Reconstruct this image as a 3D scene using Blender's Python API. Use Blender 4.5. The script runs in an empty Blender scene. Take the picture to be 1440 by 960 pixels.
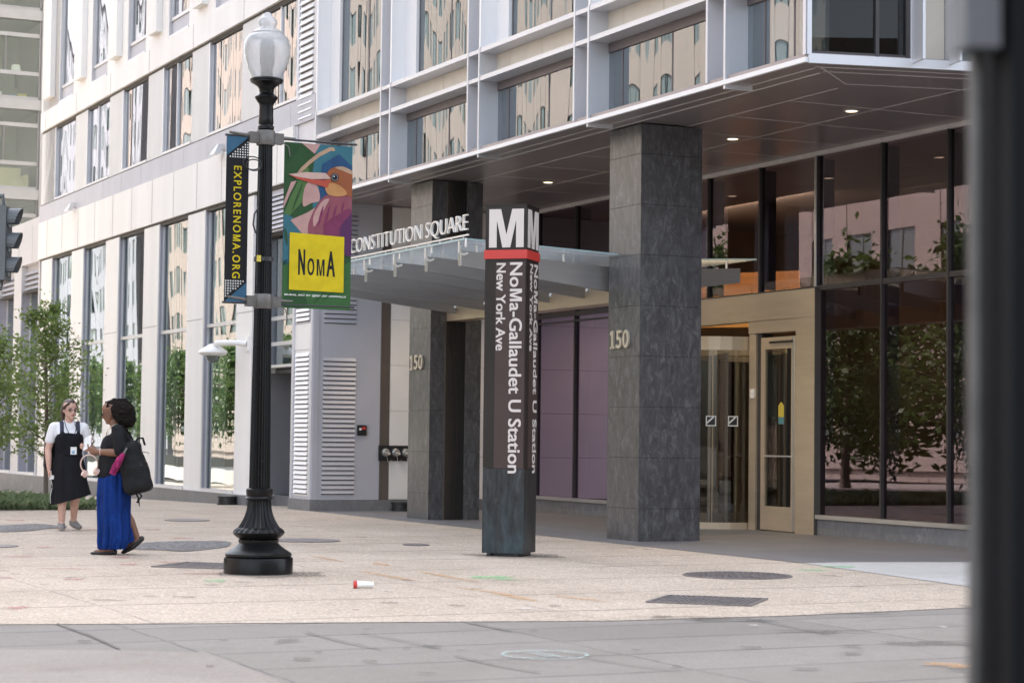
import bpy, bmesh, math, random
from mathutils import Vector, Matrix, noise as mnoise

random.seed(7)
sc = bpy.context.scene
COL = sc.collection
PI = math.pi

# ---------------------------------------------------------------- camera
FPX, PITCH, ROLL, TH, H = 2868.94, 0.0471123, 0.0116337, 0.4553513, 1.30
cp, sp, cr, sr = math.cos(PITCH), math.sin(PITCH), math.cos(ROLL), math.sin(ROLL)
CW = Vector((0, cp, sp))
_u0, _r0 = Vector((0, -sp, cp)), Vector((1, 0, 0))
CR = _r0 * cr + _u0 * sr
CU = _u0 * cr - _r0 * sr
cam = bpy.data.cameras.new('camera')
cam.sensor_width = 36.0
cam.lens = FPX * 36.0 / 1440.0
cam.clip_start, cam.clip_end = 0.1, 2000
cam.dof.use_dof = True
cam.dof.focus_distance = 22.5
cam.dof.aperture_fstop = 3.6
camo = bpy.data.objects.new('camera', cam)
COL.objects.link(camo)
camo.matrix_world = Matrix((
    (CR.x, CU.x, -CW.x, 0), (CR.y, CU.y, -CW.y, 0), (CR.z, CU.z, -CW.z, H), (0, 0, 0, 1)))
sc.camera = camo

A = Vector((-math.sin(TH), math.cos(TH), 0))      # along the street front, away from the viewer
B = Vector((math.cos(TH), math.sin(TH), 0))       # into the buildings
P0 = Vector((1.62667, 25.9549, 0))                # front corner of the nearer stone column


def W(t, s, z=0.0):
    return P0 + B * t + A * s + Vector((0, 0, z))


def G(u, v, z=0.0):                               # ground point where the photograph shows (u, v)
    d = CW + CR * ((u - 720) / FPX) - CU * ((v - 480) / FPX)
    k = (z - H) / d.z
    return Vector((0, 0, H)) + d * k


# ---------------------------------------------------------------- sky, sun, exposure
SUN_EL = math.radians(52)
_sd = (A * 0.62 + B * 0.78).normalized() * math.cos(SUN_EL) + Vector((0, 0, math.sin(SUN_EL)))
world = bpy.data.worlds.new('World')
sc.world = world
world.use_nodes = True
wn, wl = world.node_tree.nodes, world.node_tree.links
wn.clear()
sky = wn.new('ShaderNodeTexSky')
sky.sky_type = 'NISHITA'
sky.sun_disc = False
sky.sun_elevation = SUN_EL
sky.sun_rotation = math.atan2(_sd.x, _sd.y)
sky.air_density, sky.dust_density, sky.ozone_density = 1.0, 4.0, 1.0
hs = wn.new('ShaderNodeHueSaturation')
hs.inputs['Saturation'].default_value = 0.45
bg = wn.new('ShaderNodeBackground')
bg.inputs['Strength'].default_value = 0.15
wo = wn.new('ShaderNodeOutputWorld')
wl.new(sky.outputs[0], hs.inputs['Color'])
wl.new(hs.outputs[0], bg.inputs['Color'])
wl.new(bg.outputs[0], wo.inputs['Surface'])
sun = bpy.data.lights.new('sun', 'SUN')
sun.energy = 4.0
sun.angle = math.radians(1.0)
sun.color = (1.0, 0.95, 0.88)
suno = bpy.data.objects.new('sun', sun)
COL.objects.link(suno)
suno.rotation_euler = (-_sd).to_track_quat('-Z', 'Y').to_euler()
sc.view_settings.view_transform = 'Standard'
sc.view_settings.look = 'None'
sc.view_settings.gamma = 1.0
sc.view_settings.exposure = 2.3
sc.render.engine = 'CYCLES'
sc.cycles.max_bounces = 10
sc.cycles.transparent_max_bounces = 12
sc.cycles.use_denoising = True


# ---------------------------------------------------------------- materials
def nodes_of(name):
    m = bpy.data.materials.new(name)
    m.use_nodes = True
    nt = m.node_tree
    nt.nodes.clear()
    out = nt.nodes.new('ShaderNodeOutputMaterial')
    return m, nt, out


def N(nt, typ, **kw):
    n = nt.nodes.new(typ)
    for k, v in kw.items():
        if hasattr(n, k) and k not in n.inputs:
            setattr(n, k, v)
        else:
            n.inputs[k].default_value = v
    return n


def ramp(nt, fac, stops):
    r = nt.nodes.new('ShaderNodeValToRGB')
    els = r.color_ramp.elements
    els[0].position, els[0].color = stops[0][0], (*stops[0][1], 1)
    els[1].position, els[1].color = stops[-1][0], (*stops[-1][1], 1)
    for p, c in stops[1:-1]:
        e = els.new(p)
        e.color = (*c, 1)
    nt.links.new(fac, r.inputs['Fac'])
    return r.outputs['Color']


def coords(nt, scale=(1, 1, 1), rot=(0, 0, 0)):
    tc = nt.nodes.new('ShaderNodeTexCoord')
    mp = nt.nodes.new('ShaderNodeMapping')
    mp.inputs['Scale'].default_value = scale
    mp.inputs['Rotation'].default_value = rot
    nt.links.new(tc.outputs['Object'], mp.inputs['Vector'])
    return mp.outputs['Vector']


def noise(nt, vec, scale, detail=4, rough=0.55, dist=0.0):
    n = nt.nodes.new('ShaderNodeTexNoise')
    n.inputs['Scale'].default_value = scale
    n.inputs['Detail'].default_value = detail
    n.inputs['Roughness'].default_value = rough
    n.inputs['Distortion'].default_value = dist
    nt.links.new(vec, n.inputs['Vector'])
    return n.outputs['Fac']


def mixc(nt, fac, c1, c2, blend='MIX'):
    m = nt.nodes.new('ShaderNodeMix')
    m.data_type = 'RGBA'
    m.blend_type = blend
    for sock, v in ((m.inputs['Factor'], fac), (m.inputs[6], c1), (m.inputs[7], c2)):
        if isinstance(v, (int, float)):
            sock.default_value = v
        elif isinstance(v, tuple):
            sock.default_value = (*v, 1)
        else:
            nt.links.new(v, sock)
    return m.outputs[2]


def math_n(nt, op, a, b=0.0, clamp=False):
    m = nt.nodes.new('ShaderNodeMath')
    m.operation = op
    m.use_clamp = clamp
    for i, v in enumerate((a, b)):
        if isinstance(v, (int, float)):
            m.inputs[i].default_value = v
        else:
            nt.links.new(v, m.inputs[i])
    return m.outputs[0]


def principled(name, col, rough=0.6, metal=0.0, spec=0.5, var=0.10, vscale=3.0, bump=0.0, bscale=40.0,
               stretch=(1, 1, 1), coat=0.0, rvar=0.0):
    m, nt, out = nodes_of(name)
    p = N(nt, 'ShaderNodeBsdfPrincipled', Roughness=rough, Metallic=metal)
    p.inputs['Specular IOR Level'].default_value = spec
    p.inputs['Coat Weight'].default_value = coat
    v = coords(nt, stretch)
    n1 = noise(nt, v, vscale, 5, 0.6)
    lo = tuple(max(0, c * (1 - var)) for c in col)
    hi = tuple(min(1, c * (1 + var)) for c in col)
    nt.links.new(ramp(nt, n1, [(0.3, lo), (0.7, hi)]), p.inputs['Base Color'])
    if rvar:
        n3 = noise(nt, v, vscale * 2.3, 4, 0.6)
        nt.links.new(math_n(nt, 'ADD', rough - rvar / 2, math_n(nt, 'MULTIPLY', n3, rvar)), p.inputs['Roughness'])
    if bump:
        n2 = noise(nt, v, bscale, 3, 0.6)
        b = N(nt, 'ShaderNodeBump', Strength=bump, Distance=0.01)
        nt.links.new(n2, b.inputs['Height'])
        nt.links.new(b.outputs[0], p.inputs['Normal'])
    nt.links.new(p.outputs[0], out.inputs['Surface'])
    return m


def glass(name, tint=(0.5, 0.5, 0.5), refl=(0.9, 0.9, 0.95), base=0.22, wav=0.5, wscale=(1.2, 1.2, 0.35), rough=0.0):
    m, nt, out = nodes_of(name)
    tr = N(nt, 'ShaderNodeBsdfTransparent', Color=(*tint, 1))
    gl = N(nt, 'ShaderNodeBsdfGlossy', Color=(*refl, 1), Roughness=rough)
    # Schlick reflectance on the outer face; the inner face of the sheet is clear
    ge = nt.nodes.new('ShaderNodeNewGeometry')
    dp = nt.nodes.new('ShaderNodeVectorMath')
    dp.operation = 'DOT_PRODUCT'
    nt.links.new(ge.outputs['Incoming'], dp.inputs[0])
    nt.links.new(ge.outputs['Normal'], dp.inputs[1])
    c_ = math_n(nt, 'ABSOLUTE', dp.outputs['Value'])
    sch = math_n(nt, 'POWER', math_n(nt, 'SUBTRACT', 1.0, c_, clamp=True), 4.0)
    fac = math_n(nt, 'ADD', base, math_n(nt, 'MULTIPLY', sch, 1.0 - base), clamp=True)
    fac = math_n(nt, 'MULTIPLY', fac, math_n(nt, 'SUBTRACT', 1.0, ge.outputs['Backfacing']))
    tint_mix = mixc(nt, ge.outputs['Backfacing'], tint, (1.0, 1.0, 1.0))
    nt.links.new(tint_mix, tr.inputs['Color'])
    if wav:
        v = coords(nt, wscale)
        n1 = noise(nt, v, 1.0, 0.0, 0.4)
        b = N(nt, 'ShaderNodeBump', Strength=1.0, Distance=0.012 * wav)
        nt.links.new(n1, b.inputs['Height'])
        nt.links.new(b.outputs[0], gl.inputs['Normal'])
    mx = nt.nodes.new('ShaderNodeMixShader')
    nt.links.new(fac, mx.inputs[0])
    nt.links.new(tr.outputs[0], mx.inputs[1])
    nt.links.new(gl.outputs[0], mx.inputs[2])
    nt.links.new(mx.outputs[0], out.inputs['Surface'])
    return m


def emission(name, col, strength):
    m, nt, out = nodes_of(name)
    e = N(nt, 'ShaderNodeEmission', Color=(*col, 1), Strength=strength)
    nt.links.new(e.outputs[0], out.inputs['Surface'])
    return m


def slate(name, col, lo=0.7, hi=1.45, spec=0.5, rough=0.48, ior=1.5):
    m, nt, out = nodes_of(name)
    p = N(nt, 'ShaderNodeBsdfPrincipled', Roughness=rough)
    p.inputs['Specular IOR Level'].default_value = spec * 0.5
    p.inputs['IOR'].default_value = ior
    v = coords(nt, (1.0, 1.0, 0.42), (0.25, 0.35, 0))
    n1 = noise(nt, v, 11, 8, 0.78, 0.8)
    n2 = noise(nt, v, 1.7, 3, 0.5)
    c1 = ramp(nt, n1, [(0.40, tuple(c * lo for c in col)), (0.52, col), (0.64, tuple(c * hi for c in col))])
    w = noise(nt, coords(nt, (1, 1, 0.3), (0.5, 0.3, 0)), 5.5, 6, 0.7, 3.0)
    vein = ramp(nt, w, [(0.485, (0, 0, 0)), (0.5, (1, 1, 1)), (0.515, (0, 0, 0))])
    spots = ramp(nt, noise(nt, coords(nt), 2.2, 2, 0.5), [(0.55, (0, 0, 0)), (0.66, (1, 1, 1))])
    vf = math_n(nt, 'MULTIPLY', math_n(nt, 'MULTIPLY', vein, spots), 0.6)
    c2 = mixc(nt, vf, c1, tuple(min(1, c * 3.4) for c in col))
    c3 = mixc(nt, math_n(nt, 'MULTIPLY', n2, 0.35), c2, tuple(c * 0.8 for c in col))
    nt.links.new(c3, p.inputs['Base Color'])
    b = N(nt, 'ShaderNodeBump', Strength=0.35, Distance=0.008)
    nt.links.new(n1, b.inputs['Height'])
    nt.links.new(b.outputs[0], p.inputs['Normal'])
    nt.links.new(p.outputs[0], out.inputs['Surface'])
    return m


def lines(nt, axis, period, width, offset=0.0, wob=0.0, vec=None):
    """0..1 mask of joint lines across one axis of the object's own coordinates"""
    if vec is None:
        vec = coords(nt)
    sx = nt.nodes.new('ShaderNodeSeparateXYZ')
    nt.links.new(vec, sx.inputs[0])
    x = math_n(nt, 'ADD', sx.outputs[axis], offset)
    if wob:
        n = noise(nt, vec, 0.9, 4, 0.6)
        x = math_n(nt, 'ADD', x, math_n(nt, 'MULTIPLY', math_n(nt, 'SUBTRACT', n, 0.5), wob))
    f = math_n(nt, 'FRACT', math_n(nt, 'DIVIDE', x, period))
    d = math_n(nt, 'ABSOLUTE', math_n(nt, 'SUBTRACT', f, 0.5))
    return math_n(nt, 'LESS_THAN', d, width / period / 2)


def paving(name, col, speck, joint_axes, joint_col, sscale=130.0, stain=0.18, speckle=0.6, rough=0.85, slabtone=None):
    m, nt, out = nodes_of(name)
    p = N(nt, 'ShaderNodeBsdfPrincipled', Roughness=rough)
    v = coords(nt)
    n_small = noise(nt, v, sscale, 3, 0.8)
    vor = nt.nodes.new('ShaderNodeTexVoronoi')
    vor.inputs['Scale'].default_value = sscale * 0.55
    nt.links.new(v, vor.inputs['Vector'])
    sep = nt.nodes.new('ShaderNodeSeparateColor')
    nt.links.new(vor.outputs['Color'], sep.inputs[0])
    grain = ramp(nt, sep.outputs[0], [(0.0, tuple(c * 0.62 for c in col)), (0.35, tuple(c * 0.92 for c in col)),
                                      (0.7, col), (1.0, speck)])
    c = mixc(nt, speckle, col, grain)
    big = noise(nt, v, 0.55, 6, 0.62, 0.4)
    c = mixc(nt, ramp(nt, big, [(0.42, (0, 0, 0)), (0.75, (1, 1, 1))]), c, mixc(nt, 1.0, c, (1 - stain, 1 - stain * 1.1, 1 - stain * 1.25), 'MULTIPLY'))
    mid = noise(nt, v, 4.0, 6, 0.7, 0.8)
    c = mixc(nt, ramp(nt, mid, [(0.5, (0, 0, 0)), (0.8, (1, 1, 1))]), c, mixc(nt, 1.0, c, (1 - stain, 1 - stain, 1 - stain), 'MULTIPLY'))
    if slabtone:
        # each slab its own tone
        per_t, per_s, off_t, off_s, amt = slabtone
        sx = nt.nodes.new('ShaderNodeSeparateXYZ')
        nt.links.new(v, sx.inputs[0])
        ft = math_n(nt, 'FLOOR', math_n(nt, 'ADD', math_n(nt, 'DIVIDE', math_n(nt, 'ADD', sx.outputs[0], off_t), per_t), 0.5))
        fs = math_n(nt, 'FLOOR', math_n(nt, 'ADD', math_n(nt, 'DIVIDE', math_n(nt, 'ADD', sx.outputs[1], off_s), per_s), 0.5))
        cb = nt.nodes.new('ShaderNodeCombineXYZ')
        nt.links.new(ft, cb.inputs[0])
        nt.links.new(fs, cb.inputs[1])
        wnz = nt.nodes.new('ShaderNodeTexWhiteNoise')
        nt.links.new(cb.outputs[0], wnz.inputs['Vector'])
        c = mixc(nt, math_n(nt, 'MULTIPLY', wnz.outputs['Value'], amt), c, tuple(x * 0.7 for x in col))
    jm = None
    for ax, per, wid, off, wob in joint_axes:
        l = lines(nt, ax, per, wid, off, wob, v)
        jm = l if jm is None else math_n(nt, 'MAXIMUM', jm, l)
    h = n_small
    if jm is not None:
        brk = ramp(nt, noise(nt, v, 1.3, 4, 0.6), [(0.3, (0.25, 0.25, 0.25)), (0.6, (1, 1, 1))])
        c = mixc(nt, math_n(nt, 'MULTIPLY', jm, brk), c, joint_col)
        h = math_n(nt, 'SUBTRACT', n_small, math_n(nt, 'MULTIPLY', jm, 1.2))
    nt.links.new(c, p.inputs['Base Color'])
    b = N(nt, 'ShaderNodeBump', Strength=0.35, Distance=0.006)
    nt.links.new(h, b.inputs['Height'])
    nt.links.new(b.outputs[0], p.inputs['Normal'])
    nt.links.new(p.outputs[0], out.inputs['Surface'])
    return m


M = {}
M['precast'] = principled('white_precast', (0.80, 0.785, 0.76), 0.75, var=0.055, vscale=1.6, stretch=(1, 1, 0.13), bump=0.08, bscale=60)
M['panel_gray'] = principled('pale_gray_panel', (0.62, 0.615, 0.605), 0.55, var=0.05, vscale=1.3, stretch=(1, 1, 0.15))
M['lavender'] = principled('lavender_gray_metal', (0.48, 0.48, 0.52), 0.5, var=0.07, vscale=1.4, stretch=(1, 1, 0.25))
M['wing_gray'] = principled('pale_gray_wing_wall', (0.56, 0.55, 0.56), 0.65, var=0.05, vscale=0.8)
M['jamb'] = principled('lilac_gray_jamb', (0.36, 0.35, 0.41), 0.45, metal=0.2, var=0.04)
M['silver'] = principled('silver_frame', (0.62, 0.62, 0.64), 0.38, metal=0.5, var=0.04)
M['dark_reveal'] = principled('dark_reveal', (0.07, 0.065, 0.06), 0.7)
M['plinth'] = slate('gray_granite_plinth', (0.20, 0.20, 0.205), 0.85, 1.2)
M['tower'] = principled('gray_painted_metal', (0.56, 0.565, 0.61), 0.42, metal=0.25, var=0.05, vscale=1.2, rvar=0.12)
M['grid'] = principled('gray_aluminium', (0.62, 0.625, 0.65), 0.36, metal=0.35, var=0.03, vscale=0.7)
M['grid_white'] = principled('white_aluminium', (0.78, 0.78, 0.78), 0.4, metal=0.1, var=0.02)
M['beige_panel'] = principled('beige_spandrel_panel', (0.62, 0.57, 0.48), 0.5, var=0.05)
M['soffit'] = principled('bronze_soffit_metal', (0.30, 0.265, 0.27), 0.30, metal=0.4, var=0.10, vscale=0.35, rvar=0.1)
M['soffit_line'] = principled('soffit_joint', (0.62, 0.60, 0.58), 0.5)
M['bronze'] = principled('brushed_bronze', (0.60, 0.50, 0.37), 0.36, metal=0.55, var=0.07, vscale=1.2, stretch=(1, 1, 6), rvar=0.12)
M['bronze_dark'] = principled('dark_bronze', (0.20, 0.17, 0.145), 0.42, metal=0.6, var=0.06)
M['fin_gray'] = principled('brushed_gray_steel', (0.33, 0.318, 0.312), 0.38, metal=0.6, var=0.06, vscale=2, stretch=(1, 1, 8))
M['slate'] = slate('cleft_slate', (0.070, 0.070, 0.075), 0.5, 2.0, 1.0, 0.30, 1.75)
M['slate_core'] = principled('dark_joint', (0.03, 0.03, 0.03), 0.9)
M['stone_white'] = principled('white_limestone', (0.82, 0.80, 0.76), 0.7, var=0.04, vscale=1.6, bump=0.05)
M['black_metal'] = principled('black_metal', (0.02, 0.02, 0.021), 0.4, var=0.15)
M['mullion'] = principled('dark_mullion', (0.06, 0.055, 0.055), 0.4, metal=0.4)
M['mullion_brown'] = principled('brown_gray_mullion', (0.17, 0.15, 0.155), 0.4, metal=0.4)
M['steel'] = principled('bright_steel', (0.70, 0.69, 0.67), 0.28, metal=0.85, var=0.05)
M['inner_fin'] = principled('dark_inner_fin', (0.075, 0.06, 0.078), 0.4, var=0.1)
M['lobby_wall'] = principled('dark_walnut_wall', (0.10, 0.062, 0.038), 0.5, var=0.25, vscale=2, stretch=(1, 1, 0.3))
M['lobby_wood'] = principled('honey_wood_veneer', (0.42, 0.21, 0.07), 0.4, var=0.18, vscale=2.5, stretch=(0.4, 0.4, 5))
M['lobby_floor'] = principled('polished_lobby_floor', (0.20, 0.18, 0.17), 0.2, var=0.1)
M['lobby_ceiling'] = principled('lobby_ceiling_plaster', (0.42, 0.39, 0.36), 0.8, var=0.03)
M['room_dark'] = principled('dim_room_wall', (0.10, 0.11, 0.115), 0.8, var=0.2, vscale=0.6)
M['room_teal'] = principled('teal_backing_panel', (0.06, 0.15, 0.145), 0.5, var=0.2, vscale=0.8)
M['blind'] = principled('white_roller_blind', (0.70, 0.66, 0.62), 0.8, var=0.03, vscale=4, stretch=(1, 1, 20))
M['glass_white'] = glass('reflective_window_glass', (0.42, 0.46, 0.45), (0.88, 0.87, 0.89), 0.36, 1.1, (1.3, 1.3, 0.12))
M['glass_low'] = glass('green_tinted_glass', (0.36, 0.44, 0.42), (0.88, 0.92, 0.92), 0.24, 0.7, (1.2, 1.2, 0.14))
M['glass_grid'] = glass('wavy_reflective_glass', (0.34, 0.40, 0.45), (0.72, 0.77, 0.80), 0.24, 1.1, (1.5, 1.5, 0.12))
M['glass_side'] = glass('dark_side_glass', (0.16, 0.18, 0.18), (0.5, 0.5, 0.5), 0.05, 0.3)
M['glass_lobby'] = glass('lobby_glass', (0.46, 0.38, 0.42), (0.66, 0.57, 0.64), 0.13, 0.35, (0.9, 0.9, 0.16))
M['glass_purple'] = glass('purple_coated_glass', (0.32, 0.22, 0.38), (0.80, 0.66, 0.90), 0.42, 0.05)
M['glass_door'] = glass('clear_door_glass', (0.50, 0.50, 0.45), (0.9, 0.9, 0.86), 0.07, 0.0)
def frosted(name, col, amt):
    m, nt, out = nodes_of(name)
    tr = N(nt, 'ShaderNodeBsdfTransparent', Color=(0.92, 0.96, 0.96, 1))
    tl = N(nt, 'ShaderNodeBsdfTranslucent', Color=(*col, 1))
    gl = N(nt, 'ShaderNodeBsdfGlossy', Color=(0.9, 0.95, 1, 1), Roughness=0.08)
    m1 = nt.nodes.new('ShaderNodeMixShader')
    m1.inputs[0].default_value = amt
    nt.links.new(tr.outputs[0], m1.inputs[1])
    nt.links.new(tl.outputs[0], m1.inputs[2])
    m2 = nt.nodes.new('ShaderNodeMixShader')
    m2.inputs[0].default_value = 0.14
    nt.links.new(m1.outputs[0], m2.inputs[1])
    nt.links.new(gl.outputs[0], m2.inputs[2])
    nt.links.new(m2.outputs[0], out.inputs['Surface'])
    return m


M['glass_canopy'] = frosted('frosted_canopy_glass', (0.70, 0.70, 0.69), 0.30)
M['glass_edge'] = principled('glass_edge', (0.36, 0.48, 0.50), 0.2, var=0.05)
M['glass_apt'] = glass('apartment_glass', (0.50, 0.55, 0.50), (0.7, 0.75, 0.72), 0.06, 0.2)
M['letter_steel'] = principled('brushed_letter_steel', (0.80, 0.78, 0.74), 0.35, metal=0.4, var=0.06)
M['number_bronze'] = principled('number_metal', (0.62, 0.56, 0.45), 0.35, metal=0.5, var=0.05)
M['lamp_black'] = principled('black_gloss_paint', (0.006, 0.006, 0.0065), 0.30, spec=0.22, var=0.3, vscale=6, bump=0.12, bscale=30, rvar=0.18)
M['clamp_gray'] = principled('gray_bracket_paint', (0.12, 0.12, 0.125), 0.6, var=0.1)
M['post_black'] = principled('matt_black_post', (0.008, 0.008, 0.009), 0.75, spec=0.15, var=0.3)
M['clamp'] = principled('weathered_clamp_metal', (0.14, 0.13, 0.12), 0.5, metal=0.5, var=0.2, vscale=12)
M['white_plastic'] = principled('white_plastic', (0.82, 0.82, 0.80), 0.35, var=0.02)
M['gray_paint'] = principled('gray_signal_paint', (0.11, 0.12, 0.125), 0.5, var=0.1)
M['apt_band'] = principled('apartment_concrete', (0.19, 0.185, 0.18), 0.7, var=0.05)
M['apt_wall'] = principled('apartment_inner_wall', (0.30, 0.30, 0.24), 0.9, var=0.08)
M['cream_cloth'] = principled('cream_upholstery', (0.62, 0.54, 0.36), 0.9, var=0.06)
M['tan_stone'] = principled('tan_stone', (0.31, 0.255, 0.22), 0.8, var=0.06, vscale=0.3, bump=0.1, bscale=8)
M['pink_stone'] = principled('pink_stone', (0.36, 0.265, 0.24), 0.8, var=0.06, vscale=0.3)
M['recess_gray'] = principled('dark_gray_recess_metal', (0.16, 0.16, 0.17), 0.6, var=0.12, vscale=1.5)
M['dark_block_wall'] = principled('dark_block_wall', (0.05, 0.035, 0.03), 0.85, var=0.1, vscale=2)
M['gray_stone'] = principled('gray_stone', (0.26, 0.26, 0.285), 0.8, var=0.06, vscale=0.3)
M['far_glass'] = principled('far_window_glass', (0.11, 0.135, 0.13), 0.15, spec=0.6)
M['rust_line'] = principled('stained_limestone', (0.60, 0.50, 0.36), 0.8)


# ---------------------------------------------------------------- mesh builder
class MB:
    def __init__(self):
        self.v, self.f, self.m = [], [], []

    def _add(self, vs, fs, mi=0):
        o = len(self.v)
        self.v += [tuple(x) for x in vs]
        self.f += [tuple(i + o for i in f) for f in fs]
        self.m += [mi] * len(fs)
        return self

    def box(self, x0, x1, y0, y1, z0, z1, mi=0):
        x0, x1 = min(x0, x1), max(x0, x1)
        y0, y1 = min(y0, y1), max(y0, y1)
        z0, z1 = min(z0, z1), max(z0, z1)
        vs = [(x0, y0, z0), (x1, y0, z0), (x1, y1, z0), (x0, y1, z0), (x0, y0, z1), (x1, y0, z1), (x1, y1, z1), (x0, y1, z1)]
        fs = [(0, 3, 2, 1), (4, 5, 6, 7), (0, 1, 5, 4), (1, 2, 6, 5), (2, 3, 7, 6), (3, 0, 4, 7)]
        return self._add(vs, fs, mi)

    def obox(self, c, ex, ey, ez, mi=0):
        """box from a corner and three edge vectors"""
        c, ex, ey, ez = Vector(c), Vector(ex), Vector(ey), Vector(ez)
        vs = [c, c + ex, c + ex + ey, c + ey, c + ez, c + ex + ez, c + ex + ey + ez, c + ey + ez]
        fs = [(0, 3, 2, 1), (4, 5, 6, 7), (0, 1, 5, 4), (1, 2, 6, 5), (2, 3, 7, 6), (3, 0, 4, 7)]
        if ex.cross(ey).dot(ez) < 0:
            fs = [tuple(reversed(f)) for f in fs]
        return self._add(vs, fs, mi)

    def prism(self, pts, vec, mi=0):
        """polygon of 3-D points extruded along vec"""
        n = len(pts)
        vec = Vector(vec)
        p = [Vector(q) for q in pts]
        nrm = Vector((0, 0, 0))
        for i in range(n):
            nrm += p[i].cross(p[(i + 1) % n])
        if nrm.dot(vec) > 0:
            p.reverse()
        vs = p + [q + vec for q in p]
        fs = [tuple(range(n)), tuple(reversed(range(n, 2 * n)))]
        for i in range(n):
            j = (i + 1) % n
            fs.append((j, i, n + i, n + j))
        return self._add(vs, fs, mi)

    def quad(self, a, b, c, d, mi=0):
        return self._add([a, b, c, d], [(0, 1, 2, 3)], mi)

    def poly(self, pts, mi=0):
        return self._add(pts, [tuple(range(len(pts)))], mi)

    def tube(self, pts, rad, n=12, cap=True, mi=0, flat=1.0):
        pts = [Vector(p) for p in pts]
        if isinstance(rad, (int, float)):
            rad = [rad] * len(pts)
        vs, fs = [], []
        prev = None
        for i, p in enumerate(pts):
            if i == 0:
                d = pts[1] - p
            elif i == len(pts) - 1:
                d = p - pts[i - 1]
            else:
                d = pts[i + 1] - pts[i - 1]
            d.normalize()
            if prev is None:
                up = Vector((0, 0, 1)) if abs(d.z) < 0.9 else Vector((0, 1, 0))
                x = d.cross(up).normalized()
            else:
                x = (prev - d * prev.dot(d)).normalized()
            prev = x
            y = d.cross(x)
            for k in range(n):
                a = 2 * PI * k / n
                vs.append(p + (x * math.cos(a) + y * math.sin(a) * flat) * rad[i])
        for i in range(len(pts) - 1):
            for k in range(n):
                k2 = (k + 1) % n
                fs.append((i * n + k, i * n + k2, (i + 1) * n + k2, (i + 1) * n + k))
        if cap:
            fs.append(tuple(reversed(range(n))))
            fs.append(tuple(range((len(pts) - 1) * n, len(pts) * n)))
        return self._add(vs, fs, mi)

    def lathe(self, prof, c=(0, 0, 0), n=32, mi=0, flute=None, cap=True):
        """prof = [(r, z)]; flute = (count, depth, z0, z1)"""
        vs, fs = [], []
        for r, z in prof:
            for k in range(n):
                a = 2 * PI * k / n
                rr = r
                if flute and flute[2] <= z <= flute[3]:
                    rr = r * (1 - flute[1] * (0.5 + 0.5 * math.cos(a * flute[0])))
                vs.append((c[0] + rr * math.cos(a), c[1] + rr * math.sin(a), c[2] + z))
        for i in range(len(prof) - 1):
            for k in range(n):
                k2 = (k + 1) % n
                fs.append((i * n + k, i * n + k2, (i + 1) * n + k2, (i + 1) * n + k))
        if cap:
            fs.append(tuple(reversed(range(n))))
            fs.append(tuple(range((len(prof) - 1) * n, len(prof) * n)))
        return self._add(vs, fs, mi)

    def ball(self, c, r, n=16, mi=0, sc3=(1, 1, 1)):
        prof = [(max(1e-4, math.sin(PI * i / 10)), -math.cos(PI * i / 10)) for i in range(11)]
        vs, fs = [], []
        for q, z in prof:
            for k in range(n):
                a = 2 * PI * k / n
                vs.append((c[0] + r * sc3[0] * q * math.cos(a), c[1] + r * sc3[1] * q * math.sin(a), c[2] + r * sc3[2] * z))
        for i in range(10):
            for k in range(n):
                k2 = (k + 1) % n
                fs.append((i * n + k, i * n + k2, (i + 1) * n + k2, (i + 1) * n + k))
        return self._add(vs, fs, mi)

    def loft(self, rings, n=40, mi=0, cap=True, fold=None):
        """rings = [(cx, cy, cz, rx, ry)]; fold(k_angle, ring_fraction) -> radius factor"""
        vs, fs = [], []
        for i, (cx, cy, cz, rx, ry) in enumerate(rings):
            fr = i / max(1, len(rings) - 1)
            for k in range(n):
                a = 2 * PI * k / n
                q = fold(a, fr) if fold else 1.0
                vs.append((cx + rx * q * math.cos(a), cy + ry * q * math.sin(a), cz))
        for i in range(len(rings) - 1):
            for k in range(n):
                k2 = (k + 1) % n
                f = (i * n + k, i * n + k2, (i + 1) * n + k2, (i + 1) * n + k)
                fs.append(f if rings[-1][2] > rings[0][2] else tuple(reversed(f)))
        if cap:
            fs.append(tuple(range(n)))
            fs.append(tuple(range((len(rings) - 1) * n, len(rings) * n)))
        return self._add(vs, fs, mi)

    def build(self, name, mats, parent=None, smooth=None, loc=None, rotz=None):
        me = bpy.data.meshes.new(name)
        me.from_pydata(self.v, [], self.f)
        if not isinstance(mats, (list, tuple)):
            mats = [mats]
        for m in mats:
            me.materials.append(M[m] if isinstance(m, str) else m)
        for p, mi in zip(me.polygons, self.m):
            p.material_index = mi
        if smooth is not None:
            for p in me.polygons:
                p.use_smooth = True
            me.set_sharp_from_angle(angle=math.radians(smooth))
        me.update()
        o = bpy.data.objects.new(name, me)
        COL.objects.link(o)
        if parent is not None:
            o.parent = parent
        if loc is not None:
            o.location = loc
        if rotz is not None:
            o.rotation_euler = (0, 0, rotz)
        return o


def tag(o, label=None, cat=None, group=None, kind=None):
    if label:
        o['label'] = label
    if cat:
        o['category'] = cat
    if group:
        o['group'] = group
    if kind:
        o['kind'] = kind
    return o


def thing(name, label, cat, loc, rotz=0.0, group=None):
    o = bpy.data.objects.new(name, None)
    o.empty_display_size = 0.2
    COL.objects.link(o)
    o.location = loc
    o.rotation_euler = (0, 0, rotz)
    return tag(o, label, cat, group)


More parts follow.
